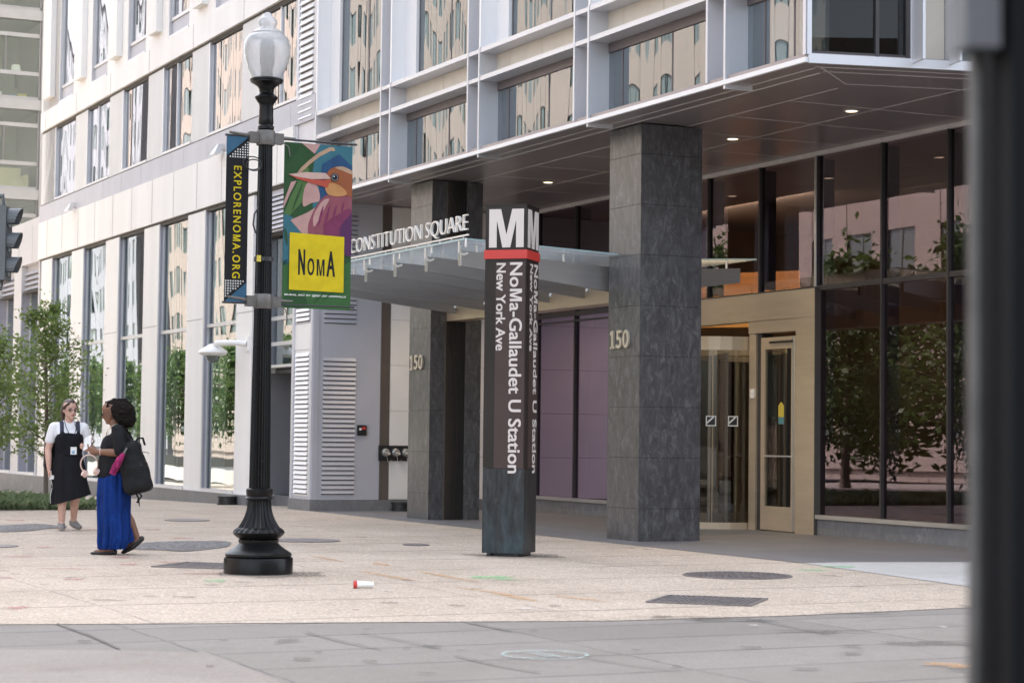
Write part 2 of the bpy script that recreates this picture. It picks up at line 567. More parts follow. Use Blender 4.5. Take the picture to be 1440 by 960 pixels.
def text_geo(body, offset=0.0, spacing=1.0):
    cu = bpy.data.curves.new('lettering_curve', 'FONT')
    cu.body = body
    cu.size = 1.0
    cu.offset = offset
    cu.space_character = spacing
    cu.resolution_u = 4
    cu.fill_mode = 'BOTH'
    cu.extrude = 0.5
    ob = bpy.data.objects.new('lettering_curve', cu)
    COL.objects.link(ob)
    dg = bpy.context.evaluated_depsgraph_get()
    me = bpy.data.meshes.new_from_object(ob.evaluated_get(dg))
    vs = [v.co.copy() for v in me.vertices]
    fs = [tuple(p.vertices) for p in me.polygons]
    bpy.data.objects.remove(ob)
    bpy.data.curves.remove(cu)
    bpy.data.meshes.remove(me)
    return vs, fs


def put_text(mb, body, o, right, up, width, height, depth, offset=0.0, spacing=1.0, mi=0, bold=0.0):
    """lettering fitted to width x height, lower left corner at o; depth goes along right x up"""
    vs, fs = text_geo(body, offset, spacing)
    x0, x1 = min(v.x for v in vs), max(v.x for v in vs)
    y0, y1 = min(v.y for v in vs), max(v.y for v in vs)
    o, right, up = Vector(o), Vector(right).normalized(), Vector(up).normalized()
    nrm = nrm_ = right.cross(up)
    if 'M' in body and bold and body != 'M':
        # the built-in M closes up when emboldened: swap in an M drawn from five strokes
        i = body.index('M')
        pv, _ = text_geo(body[:i], offset, spacing)
        qv, _ = text_geo(body[:i + 1], offset, spacing)
        rv, _ = text_geo(body[:i + 2], offset, spacing)
        mv, _ = text_geo('M', offset, spacing)
        mw = max(v.x for v in mv) - min(v.x for v in mv)
        mx1 = max(v.x for v in qv)
        mx0 = mx1 - mw
        keep = [f for f in fs if not (mx0 - 0.01 < sum(vs[k].x for k in f) / len(f) < mx1 + 0.01)]
        fs = keep
        hM = max(v.y for v in mv) - min(v.y for v in mv)
        st = hM * (0.135 + 2 * bold)
        P_ = [(0, 0), (st, 0), (st, hM * 0.74), (mw / 2 - st * .5, 0), (mw / 2 + st * .5, 0), (mw - st, hM * 0.74), (mw - st, 0), (mw, 0), (mw, hM), (mw - st * 1.45, hM), (mw / 2, hM * 0.32), (st * 1.45, hM), (0, hM)]
        for pl2 in ([0, 1, 2, 12], [12, 2, 3, 10, 11], [3, 4, 10], [4, 5, 8, 9, 10], [5, 6, 7, 8]):
            loc3 = [o + right * ((mx0 + P_[j][0] - x0) / (x1 - x0) * width) + up * ((P_[j][1] - y0) / (y1 - y0) * height) for j in pl2]
            mb.prism(loc3, nrm_ * depth, mi)
    copies = ((0, 0, 0),) if not bold else ((-bold, -bold * .5, 0), (bold, -bold * .5, 0.0003), (-bold, bold * .5, 0.0006), (bold, bold * .5, 0.0009))
    for bx_, by_, bz_ in copies:
        out = []
        used = {k: j for j, k in enumerate(sorted({k for f in fs for k in f}))}
        for k in sorted(used):
            v = vs[k]
            out.append(o + right * ((v.x - x0) / (x1 - x0) * width + bx_ * height) + up * ((v.y - y0) / (y1 - y0) * height + by_ * height) + nrm * ((v.z + 0.5) * depth + bz_))
        mb._add(out, [tuple(used[k] for k in f) for f in fs], mi)


def zg(s):                                         # the pavement falls away beyond the entrance
    return -0.0148 * max(0.0, s - 12.8)


# ================================================================ SETTING
def ground_sheet(name, mat, poly, dz, fine=False):
    """poly in (t, s); follows the slope of the pavement"""
    bm = bmesh.new()
    vs = [bm.verts.new((t, s, 0)) for t, s in poly]
    bm.faces.new(vs)
    for cut in (12.8,):
        geom = bm.verts[:] + bm.edges[:] + bm.faces[:]
        bmesh.ops.bisect_plane(bm, geom=geom, plane_co=(0, cut, 0), plane_no=(0, 1, 0))
    for v in bm.verts:
        v.co.z = zg(v.co.y) + dz
    bmesh.ops.recalc_face_normals(bm, faces=bm.faces)
    for f in bm.faces:
        if f.normal.z < 0:
            f.normal_flip()
    me = bpy.data.meshes.new(name)
    bm.to_mesh(me)
    bm.free()
    me.materials.append(mat)
    o = bpy.data.objects.new(name, me)
    COL.objects.link(o)
    o.location = P0
    o.rotation_euler = (0, 0, TH)
    tag(o, kind='structure')
    return o


MAT_BEIGE = paving('exposed_aggregate_paving', (0.485, 0.40, 0.318), (0.76, 0.645, 0.52),
                   [(1, 1.55, 0.065, 0.35, 0.22), (0, 3.1, 0.022, 1.1, 0.12)], (0.27, 0.22, 0.18), 120, 0.20, 0.8)
MAT_CONC = paving('gray_concrete_paving', (0.25, 0.223, 0.198), (0.38, 0.35, 0.32),
                  [(1, 0.85, 0.040, 0.25, 0.06), (0, 2.35, 0.022, 0.9, 0.16)], (0.11, 0.10, 0.095), 160, 0.2, 0.35,
                  slabtone=(2.35, 0.85, 0.9, 0.25, 0.55))
MAT_CONC2 = paving('light_concrete_paving', (0.47, 0.455, 0.43), (0.6, 0.58, 0.55),
                   [(0, 1.6, 0.012, 0.3, 0.03), (1, 1.7, 0.012, 0.2, 0.03)], (0.28, 0.26, 0.24), 160, 0.15, 0.3)
MAT_GRANITE = paving('gray_granite_paving', (0.20, 0.195, 0.20), (0.30, 0.30, 0.31),
                     [(0, 0.62, 0.008, 0.1, 0.0), (1, 1.24, 0.008, 0.3, 0.0)], (0.13, 0.13, 0.13), 200, 0.15, 0.4, rough=0.55,
                     slabtone=(0.62, 1.24, 0.1, 0.3, 0.5))
MAT_ASPHALT = paving('asphalt', (0.055, 0.054, 0.053), (0.12, 0.12, 0.12), [], (0, 0, 0), 110, 0.25, 0.7)
MAT_PATCH = paving('asphalt_patch_mix', (0.15, 0.142, 0.142), (0.38, 0.36, 0.34), [], (0, 0, 0), 60, 0.25, 0.9)

ground_sheet('ground', MAT_ASPHALT, [(-400, -300), (300, -300), (300, 500), (-400, 500)], -0.14)
def TS(u, v):
    q = G(u, v) - P0
    return (q.dot(B), q.dot(A))


EDGE = [TS(-60, 877.5), TS(250, 876), TS(560, 874), TS(860, 872), TS(1110, 865), TS(1375, 853), TS(1600, 842)]
ground_sheet('sidewalk', MAT_BEIGE, EDGE + [(14, EDGE[-1][1]), (14, 90), (-11.6, 90), (-11.6, EDGE[0][1])], 0.0)
ground_sheet('pavement', MAT_CONC, [(-11.6, -14.6), (30, -14.6), (30, -8.9), (14, -8.9), (-11.6, -8.2)], -0.004)
TAN_SLAB = paving('tan_concrete_slab', (0.285, 0.25, 0.222), (0.40, 0.36, 0.32), [], (0, 0, 0), 150, 0.22, 0.4)
ground_sheet('pavement_slab', TAN_SLAB, [TS(-40, 913), TS(160, 914), TS(290, 917), TS(385, 953), TS(430, 985), TS(-40, 985)], 0.003)
JOINT = principled('joint_dirt', (0.14, 0.13, 0.12), 0.95, var=0.2)
for k_, pts_ in enumerate([[(290, 917), (335, 933), (385, 951)], [(430, 889), (480, 902), (535, 913)], [(80, 877), (125, 893), (168, 912)], [(505, 889), (560, 900), (620, 912)], [(1045, 868), (1100, 879), (1165, 892)], [(660, 875), (720, 888)], [(820, 924), (880, 934), (960, 944)], [(640, 922), (700, 936), (760, 946)]]):
    jm_ = MB()
    for qa, qb in zip(pts_[:-1], pts_[1:]):
        ga, gb2 = G(*qa), G(*qb)
        dd = (gb2 - ga).normalized()
        nn_ = Vector((-dd.y, dd.x, 0)) * (0.005 + 0.002 * (k_ % 3))
        jm_.quad(ga - nn_, gb2 - nn_, gb2 + nn_, ga + nn_)
    tag(jm_.build('pavement_joint', JOINT, None, None, (0, 0, 0.0075)), kind='structure')
ground_sheet('entrance_paving', MAT_GRANITE, [(-0.46, -4.35), (0.2, -4.36), (3.9, -5.3), (3.9, 10.6), (-0.46, 10.6)], 0.004)
ground_sheet('side_paving', MAT_CONC2, [(-1.22, -9.44), (20, -9.44), (20, -5.31), (3.9, -5.31), (0.2, -4.37), (-0.46, -4.36)], 0.004)
# far pavement across the street
ground_sheet('far_pavement', MAT_CONC, [(-60, -8), (-20, -8), (-20, 260), (-60, 260)], 0.0)

kb = MB()
kb.box(-11.8, -11.604, -14.6, 90, -0.5, 0.0)
kb.box(-11.8, 30, -14.8, -14.604, -0.5, 0.0)
tag(kb.build('kerb', MAT_CONC2, None, None, P0, TH), kind='structure')


def decal(name, mat, c, rx, ry, rot, dz=0.008, rag=0.12, n=28, seed=0):
    """a flat irregular patch of paint or tar lying on the pavement; world metres"""
    rnd = random.Random(seed)
    ph = [rnd.uniform(0, 6.28) for _ in range(5)]
    pts = []
    for k in range(n):
        a = 2 * PI * k / n
        q = 1 + rag * sum(math.sin((j + 2) * a + ph[j]) for j in range(5)) / 2.2
        x, y = rx * q * math.cos(a), ry * q * math.sin(a)
        pts.append((x * math.cos(rot) - y * math.sin(rot), x * math.sin(rot) + y * math.cos(rot), 0))
    mb = MB()
    mb.poly(pts)
    s = (Vector(c) - P0).dot(A)
    o = mb.build(name, mat, None, None, (c[0], c[1], zg(s) + dz))
    return tag(o, kind='structure')


def spray(name, col):
    m, nt, out = nodes_of(name)
    d = N(nt, 'ShaderNodeBsdfPrincipled', Roughness=0.8)
    d.inputs['Base Color'].default_value = (*col, 1)
    tr = nt.nodes.new('ShaderNodeBsdfTransparent')
    n1 = noise(nt, coords(nt), 26, 5, 0.8)
    mx = nt.nodes.new('ShaderNodeMixShader')
    nt.links.new(ramp(nt, n1, [(0.38, (0, 0, 0)), (0.64, (0.65, 0.65, 0.65))]), mx.inputs[0])
    nt.links.new(tr.outputs[0], mx.inputs[1])
    nt.links.new(d.outputs[0], mx.inputs[2])
    nt.links.new(mx.outputs[0], out.inputs['Surface'])
    return m


M['red_spray'] = spray('red_marking_paint', (0.48, 0.08, 0.10))
M['green_spray'] = spray('green_marking_paint', (0.12, 0.62, 0.20))
M['orange_spray'] = spray('orange_marking_paint', (0.58, 0.28, 0.06))
M['white_spray'] = spray('white_marking_paint', (0.85, 0.84, 0.8))
M['tar'] = spray('dark_stain_and_shade', (0.05, 0.045, 0.04))

for i, (u, v, wpx, dy, mat) in enumerate([
        (25, 855, 30, 0.18, 'red_spray'), (104, 815, 28, 0.16, 'red_spray'), (62, 770, 22, 0.2, 'red_spray'), (30, 783, 34, 0.12, 'red_spray'),
        (8, 813, 24, 0.12, 'red_spray'), (170, 784, 26, 0.2, 'red_spray'), (180, 794, 28, 0.16, 'red_spray'), (245, 791, 40, 0.16, 'red_spray'),
        (285, 807, 60, 0.12, 'red_spray'), (255, 757, 32, 0.2, 'red_spray'), (95, 800, 80, 0.08, 'red_spray'), (130, 745, 30, 0.2, 'red_spray'),
        (22, 732, 30, 0.25, 'red_spray'), (215, 745, 24, 0.2, 'red_spray'),
        (303, 817, 30, 0.22, 'green_spray'), (690, 812, 60, 0.3, 'green_spray'), (712, 815, 26, 0.2, 'green_spray'),
        (1180, 797, 50, 0.2, 'green_spray'), (1145, 802, 40, 0.2, 'green_spray'),
        (735, 856, 24, 0.12, 'white_spray'), (1060, 880, 14, 0.08, 'white_spray'), (1326, 882, 10, 0.08, 'white_spray')]):
    p = G(u, v)
    decal('paint_mark', mat, p, wpx / FPX * p.y / 2, dy / 2 * 1.3, 0.05 * (i % 3), 0.008, 0.25, seed=i)
for i, (u0, v0, u1, v1, wid) in enumerate([(510, 804, 585, 817, 0.05), (590, 804, 668, 818, 0.05), (525, 791, 546, 796, 0.06), (700, 835, 755, 846, 0.06),
                                           (640, 826, 730, 838, 0.04), (440, 782, 480, 790, 0.05), (1310, 932, 1360, 940, 0.10), (780, 838, 850, 846, 0.05)]):
    p, q = G(u0, v0), G(u1, v1)
    d = q - p
    decal('paint_mark', 'orange_spray', (p + q) / 2, d.length / 2, wid, math.atan2(d.y, d.x), 0.008, 0.2, seed=40 + i)
# dark stains along the joints in front
for i, (u, v, wpx, dy) in enumerate([(1030, 872, 120, 0.22), (1150, 888, 120, 0.12), (1310, 905, 130, 0.22), (1210, 862, 110, 0.1), (960, 868, 160, 0.1),
                                     (262, 840, 30, 0.16), (210, 839, 20, 0.12)]):
    p = G(u, v)
    decal('stain', 'tar', p, wpx / FPX * p.y / 2, dy / 2, 0.06, 0.009, 0.3, seed=80 + i)
for k_, (q_, rx_) in enumerate(((G(365, 807), 0.52), (G(716, 781), 0.50))):  # darkened ground at lamp and pylon feet: grime with contact shadow painted in
    decal('stain', 'tar', q_ + Vector((0.08, -0.02, 0)), rx_, rx_ * 0.9, 0, 0.0085, 0.25, seed=120 + k_)
# old gum and grime spots
rs_ = random.Random(99)
for k_ in range(70):
    q_ = G(rs_.uniform(0, 1370), rs_.uniform(735, 955))
    if (q_ - P0).dot(B) < -0.7:
        rr_ = rs_.uniform(0.02, 0.07)
        decal('stain', 'tar', q_, rr_ * rs_.uniform(1, 2.2), rr_, rs_.uniform(0, 3), 0.0082, 0.3, 12, seed=200 + k_)
# asphalt patches
for u, v, wpx, dpx, sd in [(258, 767, 128, 15, 1), (25, 742, 110, 11, 2)]:
    p, p1, p2 = G(u, v), G(u, v + dpx / 2), G(u, v - dpx / 2)
    decal('asphalt_patch', MAT_PATCH, p, wpx / FPX * p.y / 2, (p2 - p1).length / 2, 0.02, 0.006, 0.10, seed=sd)
M['pale_iron'] = principled('pale_worn_iron', (0.34, 0.31, 0.29), 0.6, var=0.2, vscale=10)
M['cover_iron'] = principled('worn_cast_iron', (0.22, 0.195, 0.19), 0.45, metal=0.4, var=0.25, vscale=8, bump=0.2, bscale=60)


def chalk():
    c = G(766, 921)
    mb = MB()

    def arc(r0, w, a0, a1, n=26, sq=1.0):
        for k in range(n):
            a, b = a0 + (a1 - a0) * k / n, a0 + (a1 - a0) * (k + 1) / n
            mb.quad((r0 * math.cos(a), r0 * sq * math.sin(a), 0), (r0 * math.cos(b), r0 * sq * math.sin(b), 0),
                    ((r0 + w) * math.cos(b), (r0 + w) * sq * math.sin(b), 0), ((r0 + w) * math.cos(a), (r0 + w) * sq * math.sin(a), 0))
    arc(0.243, 0.022, 0.0, 2 * PI, 48)
    arc(0.195, 0.014, 0.3, 2.6)
    arc(0.195, 0.014, 3.5, 5.7)
    for dx in (-0.03, 0.03):
        mb.quad((dx - 0.10, 0.18, 0), (dx - 0.085, 0.18, 0), (dx + 0.085, -0.14, 0), (dx + 0.06, -0.14, 0))
    mm = spray('pale_teal_stencil_paint', (0.50, 0.74, 0.70))
    tag(mb.build('paint_mark', mm, None, None, (c.x, c.y, 0.008)), kind='structure')


chalk()
#SETTING_END

# ================================================================ WHITE OFFICE BUILDING (local axes: t into the block, s along the street, z up)
wb = thing('white_office_building', 'white stone office building with tall reflective windows along the sidewalk', 'building', P0, TH)
WR = [14.66 + 3.23 * k for k in range(-1, 6)]          # right edge of each bay's window
WW = 2.07


def louvre_slats(mb, face, a0, a1, z0, z1, plane, pitch=0.082, depth=0.035, mi=0, shade_mi=1):
    """slanted blades on a wall plane; face 't' = wall at t=plane looking -t, 's' = wall at s=plane looking -s"""
    n = int((z1 - z0) / pitch)
    for i in range(n):
        z = z0 + i * pitch
        if shade_mi is not None:  # dark strip paints in the shadow under each blade
            if face == 't':
                mb.box(plane - 0.006, plane - 0.002, a0, a1, z, z + pitch * 0.24, shade_mi)
            else:
                mb.box(a0, a1, plane - 0.006, plane - 0.002, z, z + pitch * 0.24, shade_mi)
        # blade: proud at its foot, tucked back at its head, above the painted shade strip
        if face == 't':
            pr = [(plane - depth, a0, z + pitch * 0.22), (plane - 0.004, a0, z + pitch * 0.96), (plane - 0.004, a0, z + pitch * 0.22)]
            mb.prism(pr, (0, a1 - a0, 0), mi)
        else:
            pr = [(a0, plane - depth, z + pitch * 0.22), (a0, plane - 0.004, z + pitch * 0.96), (a0, plane - 0.004, z + pitch * 0.22)]
            mb.prism(pr, (a1 - a0, 0, 0), mi)


def window(parent, s0, s1, z0, z1, tf, tg, gmat, bars_z=(), bars_s=(), jamb='jamb', fr='silver', deep=None, backing=None):
    """frame with jamb linings + a pane; opening s0..s1, z0..z1 in a wall whose face is at tf, glass at tg"""
    mb = MB()
    w = 0.05
    td = tg + 0.05
    mb.box(tf + 0.02, td, s1 - 0.03, s1, z0, z1, 0)                # jamb linings
    mb.box(tf + 0.02, td, s0, s0 + 0.03, z0, z1, 0)
    mb.box(tf + 0.02, td, s0 + 0.03, s1 - 0.03, z1 - 0.03, z1, 2)
    mb.box(tf - 0.012, td, s0 + 0.03, s1 - 0.03, z0, z0 + 0.05, 1)
    mb.box(tf - 0.014, tf + 0.018, s1 - 0.055, s1 + 0.012, z0, z1, 1)     # silver edge facing the street
    mb.box(tg - 0.03, tg + 0.03, s0 + 0.03, s0 + 0.03 + w * 0.6, z0 + 0.05, z1 - 0.03, 1)
    mb.box(tg - 0.03, tg + 0.03, s1 - 0.03 - w * 0.6, s1 - 0.03, z0 + 0.05, z1 - 0.03, 1)
    for z in bars_z:
        mb.box(tg - 0.05, tg + 0.03, s0 + 0.06, s1 - 0.06, z - 0.035, z + 0.035, 1)
    for s in bars_s:
        mb.box(tg - 0.04, tg + 0.03, s - 0.02, s + 0.02, z0 + 0.05, z1 - 0.03, 1)
    o = mb.build('window', [jamb, fr, 'dark_reveal'], parent)
    g = MB()
    g.box(tg - 0.006, tg + 0.006, s0 + 0.05, s1 - 0.05, z0 + 0.05, z1 - 0.03)
    g.build('pane', gmat, o)
    if backing:
        b = MB()
        for (ba, bb, za, zb, dt) in backing:
            b.box(tg + dt, tg + dt + 0.03, ba, bb, za, zb)
        b.build('backing_panel', 'room_teal', o)
    return o


wall = MB()
ends = []
TB = 0.0
WALL_L = 31.16
# ground storey piers
wall.box(-0.50, TB, 13.74, WR[1], 0.18, 5.78)
for k in range(1, 6):
    wall.box(-0.50, TB, WR[k] + WW, WR[k + 1] if k < 5 else WR[6], 0.18, 5.78)
wall.box(-0.52, TB, 11.60, WALL_L, 5.84, 6.80)                     # spandrel over the ground storey
wall.box(-0.52, TB, 10.56, WALL_L, 9.22, 9.72)                     # spandrel over the second storey
for k in range(0, 7):                                              # third storey
    r = WR[k]
    if r + 0.2 > WALL_L:
        break
    lo = 10.56 if k == 0 else WR[k - 1] + 1.65
    wall.box(-0.50, TB, lo, r + 0.20, 9.725, 15.0)
wall.box(-0.50, TB, WR[5] + 1.65, WALL_L, 9.725, 15.0)
wall.box(TB, 22, WALL_L - 0.4, WALL_L - 0.01, 0.0, 15.0)           # end wall
wall.box(-0.50, 22, 10.56, WALL_L, 15.01, 38.0)                    # upper storeys
wall.build('wall', 'precast', wb)
rv = MB()
rv.box(-0.46, TB, 11.60, WALL_L, 5.785, 5.838)
rv.box(-0.46, TB, 10.56, WALL_L, 9.165, 9.218)
rv.box(-0.47, TB, 10.56, WALL_L, 7.245, 7.275)
for k in range(7):                                                 # panel joints
    for dz in (0.0,):
        rv.box(-0.523, -0.5205, WR[k] + 2.6, WR[k] + 2.612, 5.85, 6.795)
        rv.box(-0.523, -0.5205, WR[k] - 0.2, WR[k] - 0.188, 9.23, 9.715)
        rv.box(-0.523, -0.5205, WR[k] + 1.0, WR[k] + 1.010, 5.85, 6.795)
        if k > 0:
            rv.box(-0.503, -0.5005, WR[k] - 1.15, WR[k] - 0.02, 3.60, 3.608)
rv.build('shadow_gap', 'dark_reveal', wb)
lb = MB()
for k in range(-1, 6):                                             # lavender metal band in panels
    s0 = 10.56 if k < 0 else WR[k] + 0.4
    s1 = WR[k + 1] + 0.39 if k < 5 else WALL_L
    mid = (s0 + s1) / 2
    lb.box(-0.50, TB, s0, mid - 0.005, 6.804, 7.242)
    lb.box(-0.50, TB, mid + 0.005, s1 - 0.005, 6.804, 7.242)
lb.build('metal_band', 'lavender', wb)
for k in range(-1, 6):
    s0 = WR[k] + WW if k >= 0 else 10.56
    s1 = WR[k + 1]
    if k < 0:
        s1 = WR[0]
    pg = MB()
    pg.box(-0.47, TB, s0, s1, 7.278, 9.162)
    pg.build('gray_wall_panel', 'panel_gray', wb)
pg = MB()
pg.box(-0.47, TB, WR[5] + WW, WALL_L, 7.278, 9.162)
pg.build('gray_wall_panel', 'panel_gray', wb)
pl = MB()
s = 13.70
for k in range(0, 7):
    e = min(WR[k + 1] + 1.0 if k < 6 else 36, 36)
    pl.box(-0.56, TB, s + 0.006, e, -1.2, 0.165)
    s = e
pl.build('plinth', 'plinth', wb)
lg = MB()
lg.box(-0.565, TB, 13.70, 36, 0.167, 0.178)
lg.build('plinth_ledge', 'silver', wb)
for k in range(1, 6):
    r = WR[k]
    window(wb, r, r + WW, 0.18, 5.78, -0.50, -0.40, 'glass_low', bars_z=(3.455,),
           backing=[(r + 0.05, r + 1.4, 2.75, 3.42, 0.28)] if k in (1, 2) else [(r + 0.05, r + 1.5, 2.5 + 0.1 * k, 3.42, 0.3)])
for k in range(0, 6):
    r = WR[k]
    window(wb, r, r + WW, 7.278, 9.162, -0.47, -0.405, 'glass_white', bars_s=(r + 0.55 * WW,) if k % 2 == 0 else (), jamb='silver')
for k in range(0, 6):
    r = WR[k]
    o = window(wb, r + 0.20, r + 1.65, 9.725, 14.5, -0.50, -0.42, 'glass_white', bars_z=(10.12,), jamb='precast')
    b = MB()
    b.box(-0.44, -0.428, r + 0.26, r + 1.60, 9.78, 10.08)
    b.build('sill_panel', 'lavender', o)
    f = MB()
    f.box(-0.64, -0.503, r + 2.15, r + 2.78, 9.97, 15.0)
    f.build('pilaster', 'precast', wb)
# lower gray wing beyond the corner
wg = MB()
wg.box(-0.46, TB, WALL_L, 31.3, 0.18, 5.82)
wg.box(-0.46, TB, 33.3, 34.2, 0.18, 5.82)
wg.box(-0.46, TB, 36.2, 44, -1.2, 5.82)
wg.box(-0.48, TB, WALL_L + 0.003, 44, 5.825, 7.0)
wg.box(TB, 14, 30.8, 44, 6.9, 7.0)
wg.build('wing_wall', 'wing_gray', wb)
for s0, s1 in ((31.3, 33.3), (34.2, 36.2)):
    window(wb, s0, s1, 0.18, 5.1, -0.46, -0.2, 'glass_low', bars_z=(1.3,))
    lv = MB()
    lv.box(-0.30, -0.25, s0, s1, 5.1, 5.82)
    louvre_slats(lv, 't', s0, s1, 5.12, 5.8, -0.30, 0.14, 0.10)
    lv.build('louvre', ['lavender', 'dark_reveal'], wb)
# recessed bay between the stone piers and the louvred tower
rc = MB()
rc.box(0.32, 0.38, 11.6, 13.74, 0.19, 2.45)
rc.box(-0.36, 0.32, 13.72, 13.739, 0.19, 2.45)
rc.box(-0.02, 0.30, 11.6, 13.74, 2.45, 2.52)
rc.build('recess_wall', 'recess_gray', wb)
rp = MB()
rp.box(0.0, 0.09, 11.6, 13.72, -0.5, 0.185)
rp.build('plinth', 'plinth', wb)
dj = MB()
dj.box(0.306, 0.3195, 11.9, 11.92, 0.2, 2.44)
dj.box(0.306, 0.3195, 13.25, 13.27, 0.2, 2.44)
dj.build('door_joint', 'dark_reveal', wb)
window(wb, 11.61, 13.73, 2.53, 5.0, -0.36, -0.18, 'glass_low', bars_z=(3.45, 2.98), backing=[(11.65, 13.7, 2.56, 3.42, 0.10)])
lv = MB()
lv.box(-0.42, -0.2, 11.61, 13.73, 5.02, 5.78)
louvre_slats(lv, 't', 11.65, 13.69, 5.05, 5.76, -0.42, 0.085, 0.04)
lv.build('louvre', ['lavender', 'dark_reveal'], wb)
lv = MB()
louvre_slats(lv, 't', 11.7, 13.5, 9.75, 11.5, -0.50, 0.13, 0.05)
lv.build('louvre', ['lavender', 'dark_reveal'], wb)
# louvred tower
tw = MB()
tw.box(-0.46, 3.3, 10.57, 11.60, 0.19, 15)
tw.box(-0.48, -0.46, 10.57, 10.66, 0.19, 15)
tw.box(-0.48, -0.46, 11.48, 11.60, 0.19, 15)
tw.box(-0.46, -0.36, 10.55, 10.57, 0.19, 5.3)
tw.build('louvred_tower', 'tower', wb)
tl = MB()
tl.box(-0.466, -0.4605, 10.66, 11.48, 2.80, 3.24)
tl.build('tower_panel', 'grid_white', wb)
lv = MB()
lv.box(-0.4645, -0.4605, 10.70, 11.44, 0.25, 2.78)
louvre_slats(lv, 't', 10.75, 11.40, 0.28, 2.76, -0.4645, 0.082, 0.03)
lv.build('louvre', ['grid_white', 'dark_reveal'], wb)
lv = MB()
louvre_slats(lv, 't', 10.75, 11.40, 3.28, 6.2, -0.4645, 0.082, 0.03)
lv.build('louvre', ['grid_white', 'dark_reveal'], wb)
lv = MB()
louvre_slats(lv, 't', 10.75, 11.40, 6.85, 14.8, -0.4645, 0.12, 0.05)
lv.build('louvre', ['grid_white', 'dark_reveal'], wb)
lv = MB()
louvre_slats(lv, 's', -0.27, 0.33, 0.28, 2.72, 10.57, 0.082, 0.03)
lv.build('louvre', ['tower', 'dark_reveal'], wb)
lv = MB()
louvre_slats(lv, 's', -0.27, 0.33, 3.24, 5.25, 10.57, 0.082, 0.03)
lv.build('louvre', ['tower', 'dark_reveal'], wb)
tp = MB()
tp.box(-0.50, 0.80, 10.53, 11.62, -0.5, 0.185)
tp.build('plinth', 'plinth', wb)
# rooms behind the windows
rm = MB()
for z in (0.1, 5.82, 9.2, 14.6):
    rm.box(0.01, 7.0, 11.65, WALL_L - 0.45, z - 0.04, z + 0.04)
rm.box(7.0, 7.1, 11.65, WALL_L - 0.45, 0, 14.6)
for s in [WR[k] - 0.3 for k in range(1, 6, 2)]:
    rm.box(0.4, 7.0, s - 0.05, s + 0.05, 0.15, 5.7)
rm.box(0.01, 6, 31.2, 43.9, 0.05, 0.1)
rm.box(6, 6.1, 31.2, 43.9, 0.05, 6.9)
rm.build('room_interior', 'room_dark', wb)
rf = MB()
rf.box(-0.5, 22, 10.6, WALL_L, 38.0, 38.4)
rf.build('roof', 'precast', wb)

# ================================================================ GRAY GLASS BUILDING OVER THE ENTRANCE
gb = thing('glass_office_building', 'gray glass office building with stone columns and a deep entrance soffit', 'building', P0, TH)
SOF = 5.35
EE = Vector((0.969, -0.247, 0))          # (t, s) direction of the short side face
KC = Vector((-0.56, -4.53, 0))           # its corner
NN = Vector((-0.247, -0.969, 0))         # outward normal of the side face


def side(e, n, z):                        # point on the side face
    p = KC + EE * e + NN * n
    return (p.x, p.y, z)


# --- columns
def slab_column(t0, t1, s0, s1, inset=False):
    core = MB()
    core.box(t0 + 0.012, t1 - 0.012, s0 + 0.012, s1 - 0.012, -0.3, SOF - 0.02)
    col = core.build('column', 'slate_core', gb)
    h = 0.648
    m = MB()
    z = 0.0
    i = 0
    zs = [-0.3, 0.42]
    while zs[-1] + h < SOF - 0.1:
        zs.append(zs[-1] + h)
    zs.append(SOF - 0.012)
    for a, b in zip(zs[:-1], zs[1:]):
        b -= 0.005
        if not inset:
            m.box(t0, t1, s0, s1, a, b)
        else:
            m.box(t0, 0.28, s0, s1, a, b)
            m.box(0.635, t1, s0, s1, a, b)
            m.box(0.28, 0.635, s0 + 0.05, s1, a, b)
    m.build('stone_cladding', 'slate', col)
    if inset:
        b = MB()
        b.box(0.283, 0.632, s0 + 0.012, s0 + 0.048, -0.3, SOF - 0.02)
        b.box(0.283, 0.300, s0 + 0.002, s0 + 0.0118, -0.3, SOF - 0.02)
        b.build('bronze_channel', 'bronze_dark', col)
    n = MB()
    # address numerals on the street face
    o = lambda s, zz: (t0 - 0.006, s, zz)
    r, u = (0, -1, 0), (0, 0, 1)
    zz = 2.47 if not inset else 2.36
    hh, ww = 0.235, 0.145
    x = s1 - 0.10
    put_text(n, '5', o(x - 0.165, zz), r, u, ww, hh, 0.03, 0.012)
    put_text(n, '0', o(x - 0.34, zz), r, u, ww * 1.05, hh, 0.03, 0.012)
    n.box(t0 - 0.036, t0 - 0.006, x - 0.085, x - 0.045, zz, zz + hh)
    n.box(t0 - 0.036, t0 - 0.006, x - 0.125, x - 0.005, zz - 0.001, zz + 0.028)
    n.prism([(t0 - 0.036, x - 0.046, zz + hh - 0.001), (t0 - 0.036, x - 0.046, zz + hh - 0.06), (t0 - 0.036, x - 0.008, zz + hh - 0.055), (t0 - 0.036, x - 0.008, zz + hh - 0.03)], (0.03, 0, 0))
    n.build('address_number', 'number_bronze', col)
    return col


slab_column(0.0, 0.91, 0.0, 0.83)
slab_column(0.03, 0.91, 6.67, 7.50, inset=True)

